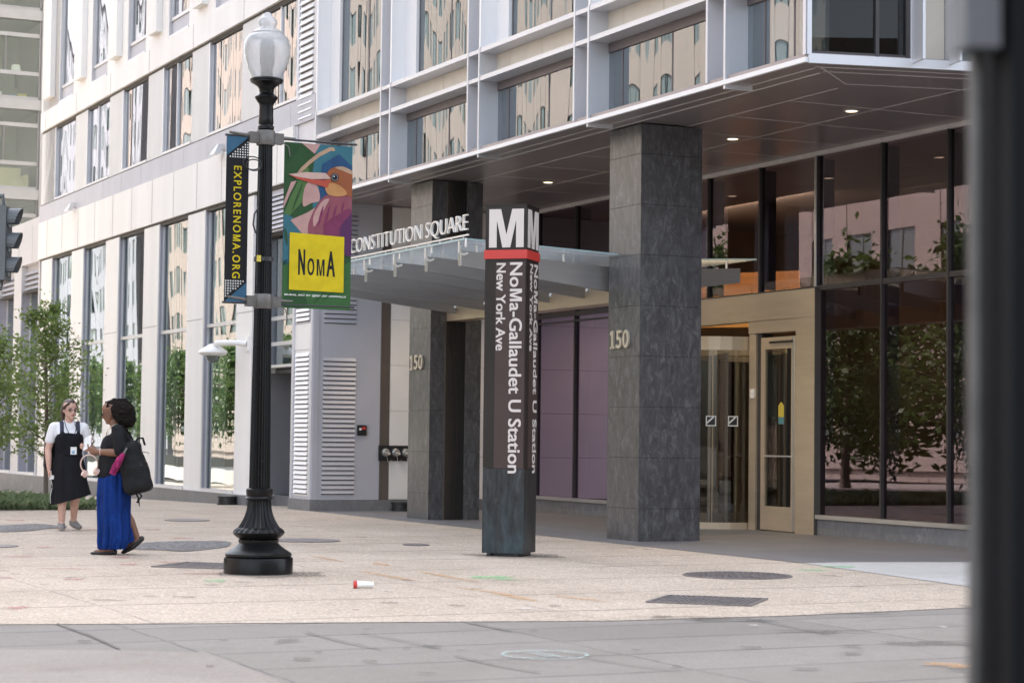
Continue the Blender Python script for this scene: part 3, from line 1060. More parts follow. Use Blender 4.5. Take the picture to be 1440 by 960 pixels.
# --- soffit
sf = MB()
y0 = 10.53
out = [(-0.54, y0), (-0.54, -4.50), side(0.02, -0.02, 0)[:2], side(14.0, -0.02, 0)[:2], (12.0, y0), (3.48, y0)]
out = [(t, s, SOF) for t, s in out]
sf.prism(out, (0, 0, 0.10))
sf.build('soffit', 'soffit', gb)
sl = MB()
zl = SOF - 0.004
for t, w in ((-0.27, 0.02), (-0.05, 0.028), (0.69, 0.016), (1.97, 0.016)):
    e = KC.y - (t + 0.56) * 0.2 - 0.0
    # stop at the mitre with the side face's own joints
    send = -4.53 + (t + 0.56) * 0.97
    if t > 1:
        send = KC.y - (t + 0.56) * 0.255 + 0.05
    sl.box(t - w / 2, t + w / 2, max(send, KC.y + 0.03), y0, zl, SOF - 0.001)
for d, w in ((0.25, 0.02), (0.50, 0.022), (1.18, 0.014)):     # joints parallel to the side face
    a = KC + EE * (d * 0.75) - NN * d
    b = KC + EE * 4.0 - NN * d
    sl.obox((a.x, a.y, zl), (b - a), -NN * w, (0, 0, 0.003))
a, b = KC + EE * 0.25 - NN * 0.25, KC + EE * 0.9 - NN * 1.18
sl.obox((a.x, a.y, zl - 0.0005), (b - a), -NN * 0.02, (0, 0, 0.003))
for i in range(12):                                              # cross joints
    s = 9.9 - 1.36 * i
    if s > -3.4:
        sl.box(0.70, 3.44, s - 0.006, s + 0.006, zl, SOF - 0.001)
sl.build('soffit_joint', 'soffit_line', gb)
tr = MB()
tr.box(-0.585, -0.54, KC.y + 0.0, 10.35, SOF - 0.004, SOF + 0.048)
tr.build('fascia_trim', 'grid_white', gb)
tr = MB()
p = side(0.02, 0.02, SOF - 0.015)
q = EE * 14.0
tr.obox(p, q, -NN * 0.045, (0, 0, 0.10))
tr.build('fascia_trim', 'grid', gb)
M['lens'] = emission('downlight_lens', (1.0, 0.80, 0.52), 0.55)
for s in (8.74, 6.04, 3.32, 0.60, -2.11):
    d = MB()
    d.lathe([(0.095, SOF - 0.012), (0.095, SOF - 0.002)], (1.75, s, 0), 24)
    o = d.build('downlight', 'soffit_line', gb)
    e = MB()
    e.lathe([(0.07, SOF - 0.015), (0.07, SOF - 0.0125)], (1.75, s, 0), 24)
    e.build('lens', 'lens', o)
    li = bpy.data.lights.new('downlight_lamp', 'SPOT')
    li.energy = 55
    li.color = (1.0, 0.78, 0.52)
    li.spot_size = math.radians(100)
    li.spot_blend = 0.7
    li.shadow_soft_size = 0.07
    lo = bpy.data.objects.new('downlight_lamp', li)
    COL.objects.link(lo)
    lo.parent = gb
    lo.location = (1.75, s, SOF - 0.03)

# --- upper street front: fins, bands, panels, windows
PITCHF = 3.312
F1 = [7.44 + PITCHF - PITCHF * k for k in range(0, 4)]       # farther fin of each pair (10.75, 7.44, 4.13, .82)
F1.append(-2.485)
TG0 = -0.26
ZB = SOF + 0.078
for k, f1 in enumerate(F1):
    f2 = f1 - 0.405
    m = MB()
    if f1 < 10.5:
        m.box(-0.56, TG0 + 0.06, f1 - 0.02, f1 + 0.02, ZB, 12)
    m.box(-0.57, TG0 + 0.06, f2 - 0.02, f2 + 0.02, SOF - 0.05, 6.88)
    m.build('facade_fin', 'grid', gb)
    m = MB()
    m.box(-0.56, TG0 + 0.05, f2 - 0.03, f2 + 0.02, 6.88, 12)
    m.box(-0.315, TG0 + 0.05, f2 - 0.44, f2 - 0.031, 6.88, 12)
    m.build('white_wall_panel', 'grid_white', gb)
    m = MB()                                                     # back of the slot between the two fins
    if f1 < 10.5:
        m.box(TG0 - 0.04, TG0 + 0.02, f2 + 0.022, f1 - 0.022, ZB, 12)
        m.build('slot_back', 'grid', gb)
    nxt = F1[k + 1] if k + 1 < len(F1) else KC.y + 0.06
    a, b = nxt + 0.022, f2 - 0.022                               # opening between the pairs
    bw = MB()
    for z in (6.40, 6.805):
        bw.box(-0.56, TG0 + 0.04, a, b, z, z + 0.065)
        if f1 < 10.5:
            bw.box(-0.555, TG0 - 0.05, f2 + 0.022, f1 - 0.022, z + 0.003, z + 0.06)
    bw.build('facade_band', 'grid', gb)
    bp = MB()
    mid = a + (b - a) * 0.5
    bp.box(-0.29, TG0 + 0.03, a, mid - 0.006, 6.468, 6.802)
    bp.box(-0.29, TG0 + 0.03, mid + 0.006, b - 0.42, 6.468, 6.802)
    bp.box(-0.29, TG0 + 0.03, b - 0.41, b, 6.468, 6.802)
    bp.build('spandrel_panel', 'beige_panel', gb)
    for z0, z1 in ((ZB, 6.398), (6.872, 12)):
        fm = MB()
        x2 = b - 0.36 if z0 < 6 else b - 0.45
        fm.box(TG0 - 0.02, TG0 + 0.06, a, b, z0, z0 + 0.035)
        fm.box(TG0 - 0.02, TG0 + 0.06, a, b, z1 - (0.12 if z0 < 6 else 0.03), z1)
        for s, w in ((x2, 0.02), (a + (x2 - a) * 0.5, 0.018)):
            fm.box(TG0 - 0.014, TG0 + 0.05, s - w / 2, s + w / 2, z0 + 0.036, z1 - 0.13)
        fo = fm.build('window', 'mullion_brown', gb)
        g = MB()
        g.box(TG0 - 0.006, TG0 + 0.006, a, x2 - 0.012, z0 + 0.036, z1 - 0.13)
        g.build('pane', 'glass_grid', fo)
        g = MB()
        g.box(TG0 - 0.006, TG0 + 0.006, x2 + 0.012, b, z0 + 0.036, z1 - 0.13)
        g.build('pane', 'glass_grid', fo)
        if k == len(F1) - 1 and z0 < 6:
            bl = MB()
            bl.box(TG0 + 0.05, TG0 + 0.06, a + 0.02, x2 - 0.03, z0 + 0.05, z1 - 0.1)
            bl.build('roller_blind', 'blind', fo)
# --- upper side face
m = MB()
for e0, e1 in ((0.0, 0.06), (0.79, 0.83), (1.14, 1.18)):
    p = side(e0, -0.02, ZB)
    m.obox(p, EE * (e1 - e0), -NN * 0.10, (0, 0, 32))
p = side(0.062, -0.03, ZB)
m.obox(p, EE * 1.075, -NN * 0.06, (0, 0, 0.05))
so = m.build('window', 'mullion', gb)
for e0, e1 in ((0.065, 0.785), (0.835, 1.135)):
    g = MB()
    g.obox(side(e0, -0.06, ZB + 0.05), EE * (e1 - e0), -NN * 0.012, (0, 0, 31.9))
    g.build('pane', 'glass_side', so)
m = MB()
m.obox(side(1.185, 0.0, ZB - 0.03), EE * 0.045, -NN * 0.33, (0, 0, 32))
m.obox(side(1.20, 0.29, ZB - 0.04), EE * 0.03, -NN * 0.28, (0, 0, 32))
m.obox(side(1.62, 0.29, ZB - 0.04), EE * 0.03, -NN * 0.60, (0, 0, 32))
m.build('facade_fin', 'grid', gb)
m = MB()
m.obox(side(1.235, -0.10, ZB), EE * 0.38, -NN * 0.05, (0, 0, 32))
m.build('spandrel_panel', 'beige_panel', gb)
m = MB()
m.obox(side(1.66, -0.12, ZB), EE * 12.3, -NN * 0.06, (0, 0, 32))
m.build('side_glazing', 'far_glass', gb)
m = MB()
m.obox(side(0.0, 0.005, ZB), EE * 0.05, NN * 0.01, (0, 0, 32))
m.box(-0.575, -0.50, KC.y + 0.004, KC.y + 0.055, ZB, 12)
m.build('corner_trim', 'grid', gb)
# stone wall under the side face, beyond the lobby glass
m = MB()
m.obox(side(4.75, -0.35, -0.2), EE * 9.2, -NN * 0.3, (0, 0, SOF + 0.19))
m.build('side_wall', 'plinth', gb)
# rooms above
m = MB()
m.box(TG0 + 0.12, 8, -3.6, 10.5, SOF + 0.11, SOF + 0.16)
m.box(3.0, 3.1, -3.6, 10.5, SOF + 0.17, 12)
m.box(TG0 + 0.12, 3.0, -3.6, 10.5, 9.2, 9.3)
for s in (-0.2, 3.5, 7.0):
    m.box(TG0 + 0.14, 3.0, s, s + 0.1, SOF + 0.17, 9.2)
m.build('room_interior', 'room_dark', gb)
m = MB()
m.box(-0.5, 22, -4.5, 10.5, 12.0, 38)
m.build('upper_storeys', 'grid', gb)

# --- end wall of the entrance recess, in white limestone slabs
core = MB()
core.box(0.97, 3.40, 10.57, 10.60, 0.19, SOF)
ew = core.build('recess_end_wall', 'slate_core', gb)
m = MB()
zs = [0.20, 0.95, 1.75, 2.55, 3.35, 4.15, 4.9, 5.34]
for a, b in zip(zs[:-1], zs[1:]):
    m.box(0.98, 2.2, 10.55, 10.569, a, b - 0.006)
    m.box(2.206, 3.40, 10.55, 10.569, a, b - 0.006)
m.build('stone_cladding', 'stone_white', ew)
m = MB()
m.box(0.80, 3.40, 10.54, 10.62, -0.2, 0.19)
m.build('plinth', 'plinth', ew)
m = MB()
m.box(0.80, 0.965, 10.555, 10.60, 0.19, SOF)
m.box(0.80, 0.815, 10.545, 10.5545, 0.19, SOF)
m.box(0.935, 0.965, 10.545, 10.5545, 0.19, SOF)
m.box(0.8155, 0.9345, 10.548, 10.5545, 2.60, 2.63)
m.build('corner_post', 'bronze_dark', ew)

# --- glazed lobby front
TGL = 3.48
segs = [(6.70, 10.55), (-5.62, 1.02)]
for a, b in segs:
    m = MB()
    n = max(1, round((b - a) / 1.3))
    for i in range(n):
        m.box(TGL - 0.05, TGL + 0.25, a + (b - a) * i / n + 0.003, a + (b - a) * (i + 1) / n, -0.2, 0.225)
    m.build('lobby_plinth', 'plinth', gb)
    m = MB()
    m.box(TGL - 0.09, TGL + 0.1, a, b, 0.228, 0.285)
    m.build('lobby_sill', 'steel', gb)
m = MB()
m.box(TGL - 0.06, TGL + 0.15, -5.62, 10.55, 5.29, SOF - 0.001)
m.build('lobby_header', 'soffit_line', gb)
MS_R = [-8.0 + 1.4 * k for k in range(0)]
mul_right = [1.06, -0.44, -1.84, -3.24, -4.64, -5.60]
mul_left = [10.5, 9.72, 8.28, 6.86, 5.40, 3.96, 2.53]
for s in (5.40, 3.96, 2.53):
    fm = MB()
    fm.box(TGL - 0.05, TGL + 0.05, s - 0.018, s + 0.018, 3.46, 5.288)
    fm.build('mullion', 'mullion', gb)
fm = MB()
for s in (10.48, 9.72, 8.28, 6.74):
    fm.box(TGL - 0.055, TGL + 0.05, s - 0.018, s + 0.018, 0.287, 5.288)
fm.box(TGL - 0.045, TGL + 0.05, 6.74, 10.48, 3.40, 3.47)
fm.box(TGL - 0.05, TGL + 0.02, 6.74, 10.48, 3.30, 3.33)
frl = fm.build('curtain_wall_frame', 'mullion', gb)
fm = MB()
for s in mul_right:
    fm.box(TGL - 0.055, TGL + 0.05, s - 0.018, s + 0.018, 0.287, 5.288)
fm.box(TGL - 0.045, TGL + 0.048, mul_right[-1], mul_right[0], 3.40, 3.47)
fr = fm.build('curtain_wall_frame', 'mullion', gb)
m = MB()
m.box(TGL - 0.075, TGL - 0.056, 1.047, 1.062, 0.287, 5.288)
m.box(TGL - 0.075, TGL - 0.056, 1.072, 1.083, 0.287, 5.288)
m.build('edge_trim', 'steel', fr)
for a, b in zip(mul_right[:-1], mul_right[1:]):
    for z0, z1 in ((0.29, 3.398), (3.472, 5.288)):
        g = MB()
        g.box(TGL - 0.008, TGL + 0.008, b + 0.02, a - 0.02, z0, z1)
        g.build('pane', 'glass_lobby', fr)
up = [10.5, 9.72, 8.28, 6.80, 5.40, 3.96, 2.53, 1.08]
for a, b in zip(up[:-1], up[1:]):
    g = MB()
    g.box(TGL - 0.008, TGL + 0.008, b + 0.02, a - 0.02, 3.475, 5.288)
    g.build('pane', 'glass_lobby', fr)
for a, b in ((10.5, 9.72), (9.72, 8.28), (8.28, 6.76)):
    g = MB()
    g.box(TGL - 0.008, TGL + 0.008, b + 0.02, a - 0.02, 0.29, 3.398)
    g.build('pane', 'glass_purple', frl)
for s in mul_right + [9.72, 8.28]:
    m = MB()
    m.box(TGL + 0.06, TGL + 0.24, s - 0.012, s + 0.012, 0.3, 5.25)
    m.build('inner_glass_fin', 'inner_fin', gb)
for s in (6.86, 5.40, 3.96, 2.53):
    m = MB()
    m.box(TGL + 0.06, TGL + 0.24, s - 0.012, s + 0.012, 3.5, 5.25)
    m.build('inner_glass_fin', 'inner_fin', gb)
m = MB()
m.box(TGL + 1.2, TGL + 1.25, 6.76, 10.5, 0.3, 5.2)
m.build('inner_partition', 'inner_fin', gb)

# --- bronze entrance portal with swing doors and a revolving door
po = MB()
po.box(3.38, 3.60, 1.03, 6.66, 3.04, 3.455)
po.box(3.38, 3.62, 1.03, 1.49, 0, 3.037)
po.box(3.38, 3.62, 6.20, 6.66, 0, 3.037)
po.box(3.395, 3.60, 1.49, 2.74, 2.86, 3.037)
po.box(3.395, 3.60, 4.98, 6.20, 2.86, 3.037)
po.box(3.41, 3.58, 2.56, 2.74, 0, 2.857)
po.box(3.41, 3.58, 4.98, 5.13, 0, 2.857)
portal = po.build('entrance_portal', 'bronze', gb)
m = MB()
m.box(3.382, 3.62, 1.015, 1.0295, 0, 3.45)
m.box(3.37, 3.3798, 1.03, 6.66, 3.435, 3.455)
m.build('portal_edge', 'dark_reveal', portal)


def swing_door(s0, s1):
    d = MB()
    d.box(3.42, 3.475, s0, s0 + 0.10, 0.02, 2.79)
    d.box(3.42, 3.475, s1 - 0.10, s1, 0.02, 2.79)
    d.box(3.42, 3.475, s0 + 0.10, s1 - 0.10, 0.02, 0.36)
    d.box(3.42, 3.475, s0 + 0.10, s1 - 0.10, 2.62, 2.79)
    o = d.build('swing_door', 'bronze', portal)
    g = MB()
    g.box(3.442, 3.452, s0 + 0.102, s1 - 0.102, 0.362, 2.618)
    g.build('pane', 'glass_door', o)
    h = MB()
    h.tube([(3.37, s0 + 0.06, 1.08), (3.37, s1 - 0.16, 1.08)], 0.014, 10)
    h.tube([(3.37, s0 + 0.06, 1.08), (3.44, s0 + 0.06, 1.08)], 0.012, 8)
    h.tube([(3.37, s1 - 0.16, 1.08), (3.44, s1 - 0.16, 1.08)], 0.012, 8)
    h.box(3.40, 3.4195, s0 + 0.02, s0 + 0.045, 0.03, 2.78)
    h.build('handle', 'steel', o)
    n = MB()
    n.box(3.39, 3.4195, s0 + 0.03, s1 - 0.25, 2.70, 2.73)
    n.build('door_closer', 'black_metal', o)


swing_door(1.56, 2.44)
swing_door(5.2, 6.1)
m = MB()
m.box(3.44, 3.62, 1.492, 1.555, 0, 2.855)
m.box(3.44, 3.62, 2.445, 2.556, 0, 2.855)
m.build('door_frame', 'mullion', portal)
M['yellow_sticker'] = principled('yellow_notice', (0.55, 0.44, 0.06), 0.6, var=0.02)
M['teal_sticker'] = principled('teal_notice', (0.08, 0.22, 0.26), 0.6, var=0.02)
M['white_paper'] = principled('white_notice', (0.8, 0.8, 0.78), 0.6, var=0.02)
m = MB()
m.box(3.4385, 3.4415, 1.87, 2.01, 1.64, 1.80, 0)
m.prism([(3.4385, 1.87, 1.8005), (3.4385, 2.01, 1.8005), (3.4385, 1.94, 1.86)], (0.003, 0, 0), 0)
m.box(3.4385, 3.4415, 1.87, 2.01, 1.54, 1.638, 1)
m.build('door_notice', ['yellow_sticker', 'teal_sticker'], portal)
RC = (3.50, 3.86)
rd = MB()
rr = 1.10
nseg = 40
for i in range(nseg):                                            # drum cover and curved glass
    a0, a1 = 2 * PI * i / nseg, 2 * PI * (i + 1) / nseg
    c0, s0_, c1, s1_ = math.cos(a0), math.sin(a0), math.cos(a1), math.sin(a1)
    for z0, z1 in ((2.62, 2.82), (0.0, 0.10)):
        if z0 == 0.0 and (abs(math.cos((a0 + a1) / 2)) > 0.78):
            continue
        rd.obox((RC[0] + rr * c0, RC[1] + rr * s0_, z0), (rr * (c1 - c0), rr * (s1_ - s0_), 0), (-0.06 * (c0 + c1) / 2, -0.06 * (s0_ + s1_) / 2, 0), (0, 0, z1 - z0))
for a in (0.67, -0.67, PI - 0.67, PI + 0.67, PI / 2, -PI / 2):
    rd.tube([(RC[0] + (rr - 0.03) * math.cos(a), RC[1] + (rr - 0.03) * math.sin(a), 0), (RC[0] + (rr - 0.03) * math.cos(a), RC[1] + (rr - 0.03) * math.sin(a), 2.62)], 0.028, 10)
rd.tube([(RC[0], RC[1], 0), (RC[0], RC[1], 2.7)], 0.03, 12)
rdo = rd.build('revolving_door', 'bronze', portal, smooth=40)
g = MB()
for i in range(nseg):
    a0, a1 = 2 * PI * i / nseg, 2 * PI * (i + 1) / nseg
    if abs(math.cos((a0 + a1) / 2)) > 0.78:
        continue
    q = rr - 0.03
    g.quad((RC[0] + q * math.cos(a0), RC[1] + q * math.sin(a0), 0.1), (RC[0] + q * math.cos(a1), RC[1] + q * math.sin(a1), 0.1),
           (RC[0] + q * math.cos(a1), RC[1] + q * math.sin(a1), 2.62), (RC[0] + q * math.cos(a0), RC[1] + q * math.sin(a0), 2.62))
g.build('curved_glass', 'glass_door', rdo)
for j in range(3):
    a = 2.25 + j * 2 * PI / 3
    d = Vector((math.cos(a), math.sin(a), 0))
    n_ = Vector((-d.y, d.x, 0))
    w = MB()
    base = Vector((RC[0], RC[1], 0))
    for r0, r1, z0, z1 in ((0.04, 0.09, 0.03, 2.58), (0.98, 1.03, 0.03, 2.58), (0.09, 0.98, 0.03, 0.20), (0.09, 0.98, 2.50, 2.58)):
        w.obox(base + d * r0 - n_ * 0.02 + Vector((0, 0, z0)), d * (r1 - r0), n_ * 0.04, (0, 0, z1 - z0))
    w.tube([base + d * 0.2 + n_ * 0.06 + Vector((0, 0, 1.05)), base + d * 0.9 + n_ * 0.06 + Vector((0, 0, 1.05))], 0.013, 8)
    wo_ = w.build('door_wing', 'bronze_dark', rdo)
    g = MB()
    g.obox(base + d * 0.09 - n_ * 0.005 + Vector((0, 0, 0.2)), d * 0.89, n_ * 0.01, (0, 0, 2.30))
    g.build('pane', 'glass_door', wo_)
# two square decals on the curved door glass
for a in (PI + 0.98, PI + 1.28):
    m = MB()
    q = rr - 0.022
    d = Vector((math.cos(a), math.sin(a), 0))
    n_ = Vector((-d.y, d.x, 0))
    c = Vector((RC[0], RC[1], 1.58)) + d * q
    m.obox(c - n_ * 0.075 - Vector((0, 0, 0.075)), n_ * 0.15, d * 0.003, (0, 0, 0.15), 0)
    m.obox(c - n_ * 0.060 - Vector((0, 0, 0.060)) + d * 0.0032, n_ * 0.12, d * 0.001, (0, 0, 0.12), 1)
    m.obox(c - n_ * 0.06 - Vector((0, 0, 0.045)) + d * 0.0045, n_ * 0.10 + Vector((0, 0, 0.09)), d * 0.001, Vector((0, 0, 0.03)), 0)
    m.build('door_decal', ['white_paper', 'black_metal'], rdo)
m = MB()
m.box(3.39, 3.409, 2.585, 2.68, 1.92, 2.05)
m.build('card_reader', 'white_plastic', portal)

# --- lobby behind the glass
m = MB()
m.box(TGL + 0.3, 14, -5.6, 10.5, -0.1, 0.015)
m.build('lobby_floor', 'lobby_floor', gb)
m = MB()
m.box(TGL + 0.05, 14, -5.6, 10.5, 5.30, 5.34)
m.build('lobby_ceiling', 'lobby_ceiling', gb)
m = MB()
m.box(11.0, 11.2, -5.6, 10.5, 0.016, 5.3)
m.box(TGL + 0.3, 14, -5.75, -5.61, 0.016, 5.3)
m.box(TGL + 0.3, 14, 10.4, 10.5, 0.016, 5.3)
m.build('lobby_wall', 'lobby_wall', gb)
# curved honey-coloured bulkhead with a glowing cove on top
pts_o = [(4.0, 10.38), (4.9, 9.75), (5.8, 9.0), (6.6, 8.1), (7.25, 7.1)]
pts_i = [(t + 0.35, s + 0.25) for t, s in pts_o]
m = MB()
for (t0, s0), (t1, s1), (t2, s2), (t3, s3) in zip(pts_o[:-1], pts_o[1:], pts_i[1:], pts_i[:-1]):
    m.prism([(t0, s0, 3.3), (t1, s1, 3.3), (t2, s2, 3.3), (t3, s3, 3.3)], (0, 0, 0.97))
m.build('lobby_bulkhead', 'lobby_wood', gb)
m = MB()
m.box(9.4, 9.5, -2.6, -1.9, 0.02, 2.74)
m.box(7.2, 7.9, -2.0, -1.6, 0.02, 2.70)
m.box(8.0, 8.3, 0.6, 3.2, 0.02, 2.70)
m.build('lobby_panel', 'bronze', gb)
m = MB()
m.box(6.4, 7.0, -2.9, -0.6, 0.02, 1.1)
m.build('reception_desk', 'lobby_wall', gb)
for (t, s, z, e, sx, sy) in ((5.6, 6.6, 5.2, 26, 0.3, 4), (6.6, 2.0, 5.2, 2.5, 0.3, 5), (4.6, 3.8, 2.95, 9, 0.4, 1.6)):
    li = bpy.data.lights.new('lobby_lamp', 'AREA')
    li.shape = 'RECTANGLE'
    li.size, li.size_y = sx, sy
    li.energy = e
    li.color = (1.0, 0.80, 0.52)
    lo = bpy.data.objects.new('lobby_lamp', li)
    COL.objects.link(lo)
    lo.parent = gb
    lo.location = (t, s, z)
    lo.rotation_euler = (0, math.radians(-35) if z > 4 else 0, 0)

# --- glass canopy on steel fins
cb = MB()
cb.box(0.30, 0.62, 0.84, 6.665, 3.12, 3.40)
canopy = cb.build('canopy', 'bronze', gb)
fin_s = [0.97 + 1.06 * k for k in range(6)]
for s in fin_s:
    m = MB()
    m.prism([(-2.08, s - 0.03, 3.67), (0.27, s - 0.03, 3.555), (0.27, s - 0.03, 3.215), (-2.08, s - 0.03, 3.475)], (0, 0.06, 0))
    m.prism([(0.27, s - 0.03, 3.555), (0.66, s - 0.03, 3.555), (0.66, s - 0.03, 3.405), (0.27, s - 0.03, 3.405)], (0, 0.06, 0))
    m.prism([(0.66, s - 0.03, 3.555), (2.10, s - 0.03, 3.64), (2.10, s - 0.03, 3.44), (0.66, s - 0.03, 3.24)], (0, 0.06, 0))
    fo = m.build('canopy_fin', 'fin_gray', canopy)
    pz = MB()
    for t, z0, z1 in ((-1.85, 3.65, 3.755), (-0.6, 3.59, 3.70), (0.1, 3.56, 3.665), (1.0, 3.57, 3.69), (1.9, 3.62, 3.735)):
        pz.tube([(t, s, z0), (t, s, z1)], 0.016, 8)
    for q in (-0.022, 0.022):
        pz.box(-2.097, -2.0805, s + q - 0.007, s + q + 0.007, 3.475, 3.74)
    pz.build('glass_fixing', 'steel', fo)
g = MB()
g.prism([(-2.22, 0.56, 3.772), (-0.03, 0.56, 3.687), (-0.03, 0.56, 3.703), (-2.22, 0.56, 3.788)], (0, 0.29, 0))
for a, b in ((0.86, 2.55), (2.56, 4.67), (4.68, 6.66)):
    g.prism([(-2.22, a, 3.772), (0.45, a, 3.668), (0.45, a, 3.684), (-2.22, a, 3.788)], (0, b - a, 0))
    if True:
        g.prism([(0.46, a, 3.668), (2.30, a, 3.755), (2.30, a, 3.771), (0.46, a, 3.684)], (0, b - a, 0))
g.build('canopy_glass', 'glass_canopy', canopy)
g = MB()
g.box(-2.232, -2.2205, 0.55, 6.66, 3.766, 3.792)

g.prism([(-2.22, 0.545, 3.770), (-0.03, 0.545, 3.685), (-0.03, 0.545, 3.705), (-2.22, 0.545, 3.792)], (0, 0.013, 0))
g.prism([(0.46, 0.845, 3.666), (2.30, 0.845, 3.753), (2.30, 0.845, 3.775), (0.46, 0.845, 3.688)], (0, 0.013, 0))
g.build('canopy_glass_edge', 'glass_edge', canopy)
n = MB()
put_text(n, 'CONSTITUTION SQUARE', (-2.15, 4.58, 3.86), (0, -1, 0), (0, 0, 1), 4.0, 0.24, 0.03, -0.016, 1.0)
n.box(-2.175, -2.155, 0.55, 4.82, 3.825, 3.845)
for i in range(12):
    s = 0.70 + i * 0.365
    n.tube([(-2.165, s, 3.786), (-2.165, s, 3.826)], 0.010, 6)
for s in fin_s[:5]:                                              # J-shaped brackets below the glass edge
    n.tube([(-2.20, s - 0.22, 3.79), (-2.20, s - 0.22, 3.63), (-2.14, s - 0.22, 3.60), (-2.08, s - 0.22, 3.62)], 0.016, 8)
    n.tube([(-2.20, s - 0.42, 3.79), (-2.20, s - 0.42, 3.68)], 0.016, 8)
n.build('canopy_lettering', 'letter_steel', canopy, smooth=30)
n = MB()
for s in (1.5, 2.57, 3.63, 4.7, 5.75):                            # small spotlights hanging behind the beam
    n.tube([(0.10, s, 3.44), (0.04, s, 3.26)], 0.035, 12)
    n.tube([(0.10, s, 3.44), (0.30, s, 3.36)], 0.012, 6)
n.build('canopy_spotlight', 'steel', canopy, smooth=40)
#BUILD_END

# ================================================================ OTHER BUILDINGS
# --- apartment block closing the view at the far left
ab = thing('apartment_building', 'tall glass apartment building with beige concrete floor bands behind the white stone building', 'building', P0, TH)
FS = 50.0
m = MB()
for i in range(9):
    z = 22.79 - 3.22 * i
    if z < -3:
        break
    m.box(0.3, 3.75, FS - 0.15, FS + 6, z - 0.37, z)
m.build('floor_band', 'apt_band', ab)
m = MB()
m.box(3.75, 4.4, FS - 0.18, FS + 6, -2, 24)
m.build('corner_pier', 'apt_band', ab)
m = MB()
m.box(0.3, 4.4, FS + 3.6, FS + 3.8, -2, 24)
m.build('room_back_wall', 'apt_wall', ab)
for i in range(7):
    z1 = 22.79 - 0.37 - 3.22 * i
    z0 = z1 - 2.85
    if z1 < 3:
        break
    for a, b in ((0.35, 1.245), (1.255, 3.74)):
        fmw = MB()
        for zz in (z1 - 0.55, z1 - 1.92, z0 + 0.03):
            fmw.box(a, b, FS - 0.06, FS + 0.04, zz - 0.07, zz + 0.07)
        fmw.box(b - 0.06, b, FS - 0.06, FS + 0.04, z0, z1)
        if a > 0:
            fmw.box(2.45, 2.52, FS - 0.05, FS + 0.04, z1 - 1.85, z1 - 0.62)
        o = fmw.build('window', 'apt_band', ab)
        g = MB()
        g.box(a, b - 0.06, FS - 0.005, FS + 0.005, z0, z1)
        g.build('pane', 'glass_apt', o)


def room_lamp(t, s, z):
    o = thing('table_lamp', 'white shaded lamp standing behind the upper apartment window', 'lamp', W(t, s, z), TH)
    m = MB()
    m.lathe([(0.12, 0), (0.03, 0.03), (0.02, 0.5)], n=12)
    m.build('stand', 'black_metal', o)
    m = MB()
    m.lathe([(0.20, 0.48), (0.15, 0.80)], n=16)
    m.build('lamp_shade', 'white_plastic', o, smooth=40)


room_lamp(3.05, FS + 0.8, 13.68)
o = thing('armchair', 'cream armchair behind the apartment window above the traffic signal', 'armchair', W(2.95, FS + 0.9, 9.86), TH)
m = MB()
m.box(-0.45, 0.45, -0.4, 0.4, 0.15, 0.45)
m.build('seat', 'cream_cloth', o)
m = MB()
m.box(-0.45, 0.45, 0.3, 0.5, 0.45, 0.95)
m.build('backrest', 'cream_cloth', o)
for x in (-0.55, 0.45):
    m = MB()
    m.box(x, x + 0.12, -0.4, 0.4, 0.1, 0.65)
    m.build('armrest', 'cream_cloth', o)
sh = thing('low_bookshelf', 'dark low shelf holding boxes and books in the upper apartment window', 'shelf', W(2.9, FS + 0.5, 13.1), TH)
m = MB()
m.box(-1.2, 0.7, 0, 0.3, 0.0, 0.06)
m.build('shelf_board', 'black_metal', sh)
for x, w, h, mt in ((-0.9, 0.5, 0.28, 'white_plastic'), (-0.1, 0.25, 0.22, 'teal_sticker'), (0.2, 0.3, 0.26, 'yellow_sticker')):
    m = MB()
    m.box(x, x + w, 0.02, 0.26, 0.061, 0.061 + h)
    m.build('storage_box', mt, sh)


# --- buildings across the street, seen as reflections in the windows
def street_block(name, label, s0, s1, t, h, mat, bay, flr, facing=1, sill=1.1, axis='t', stripe=0.55):
    b = thing(name, label, 'building', P0, TH)
    w = MB()
    n = max(1, int((s1 - s0) / bay))
    bw = (s1 - s0) / n
    d = 8 * facing

    def bx(mb, a0, a1, o0, o1, z0, z1):
        if axis == 't':
            mb.box(t - o0 * facing, t - o1 * facing, a0, a1, z0, z1)
        else:
            mb.box(a0, a1, t - o0 * facing, t - o1 * facing, z0, z1)
    bx(w, s0, s1, 0.16, 9, -0.5, h)
    z = 0.0
    while z < h:
        bx(w, s0, s1, 0.0 if z < 4 else 0.03, 0.159, z, min(z + flr * 0.42, h))
        z += flr
    for i in range(n + 1):
        a = s0 + i * bw
        bx(w, a - bw * stripe / 4, a + bw * stripe / 4, -0.01, 0.0299, 0, h)
    bx(w, s0 - 0.2, s1 + 0.2, -0.35, 0.5, h, h + 0.6)
    w.build('wall', mat, b)
    for i in range(n):
        a = s0 + i * bw
        g = MB()
        bx(g, a + bw * stripe / 4, a + bw - bw * stripe / 4, 0.13, 0.158, 1.0, h - 0.3)
        bx(g, a + bw * 0.48, a + bw * 0.52, 0.10, 0.1299, 1.0, h - 0.3)
        g.build('window', ['far_glass'], b)
    return b


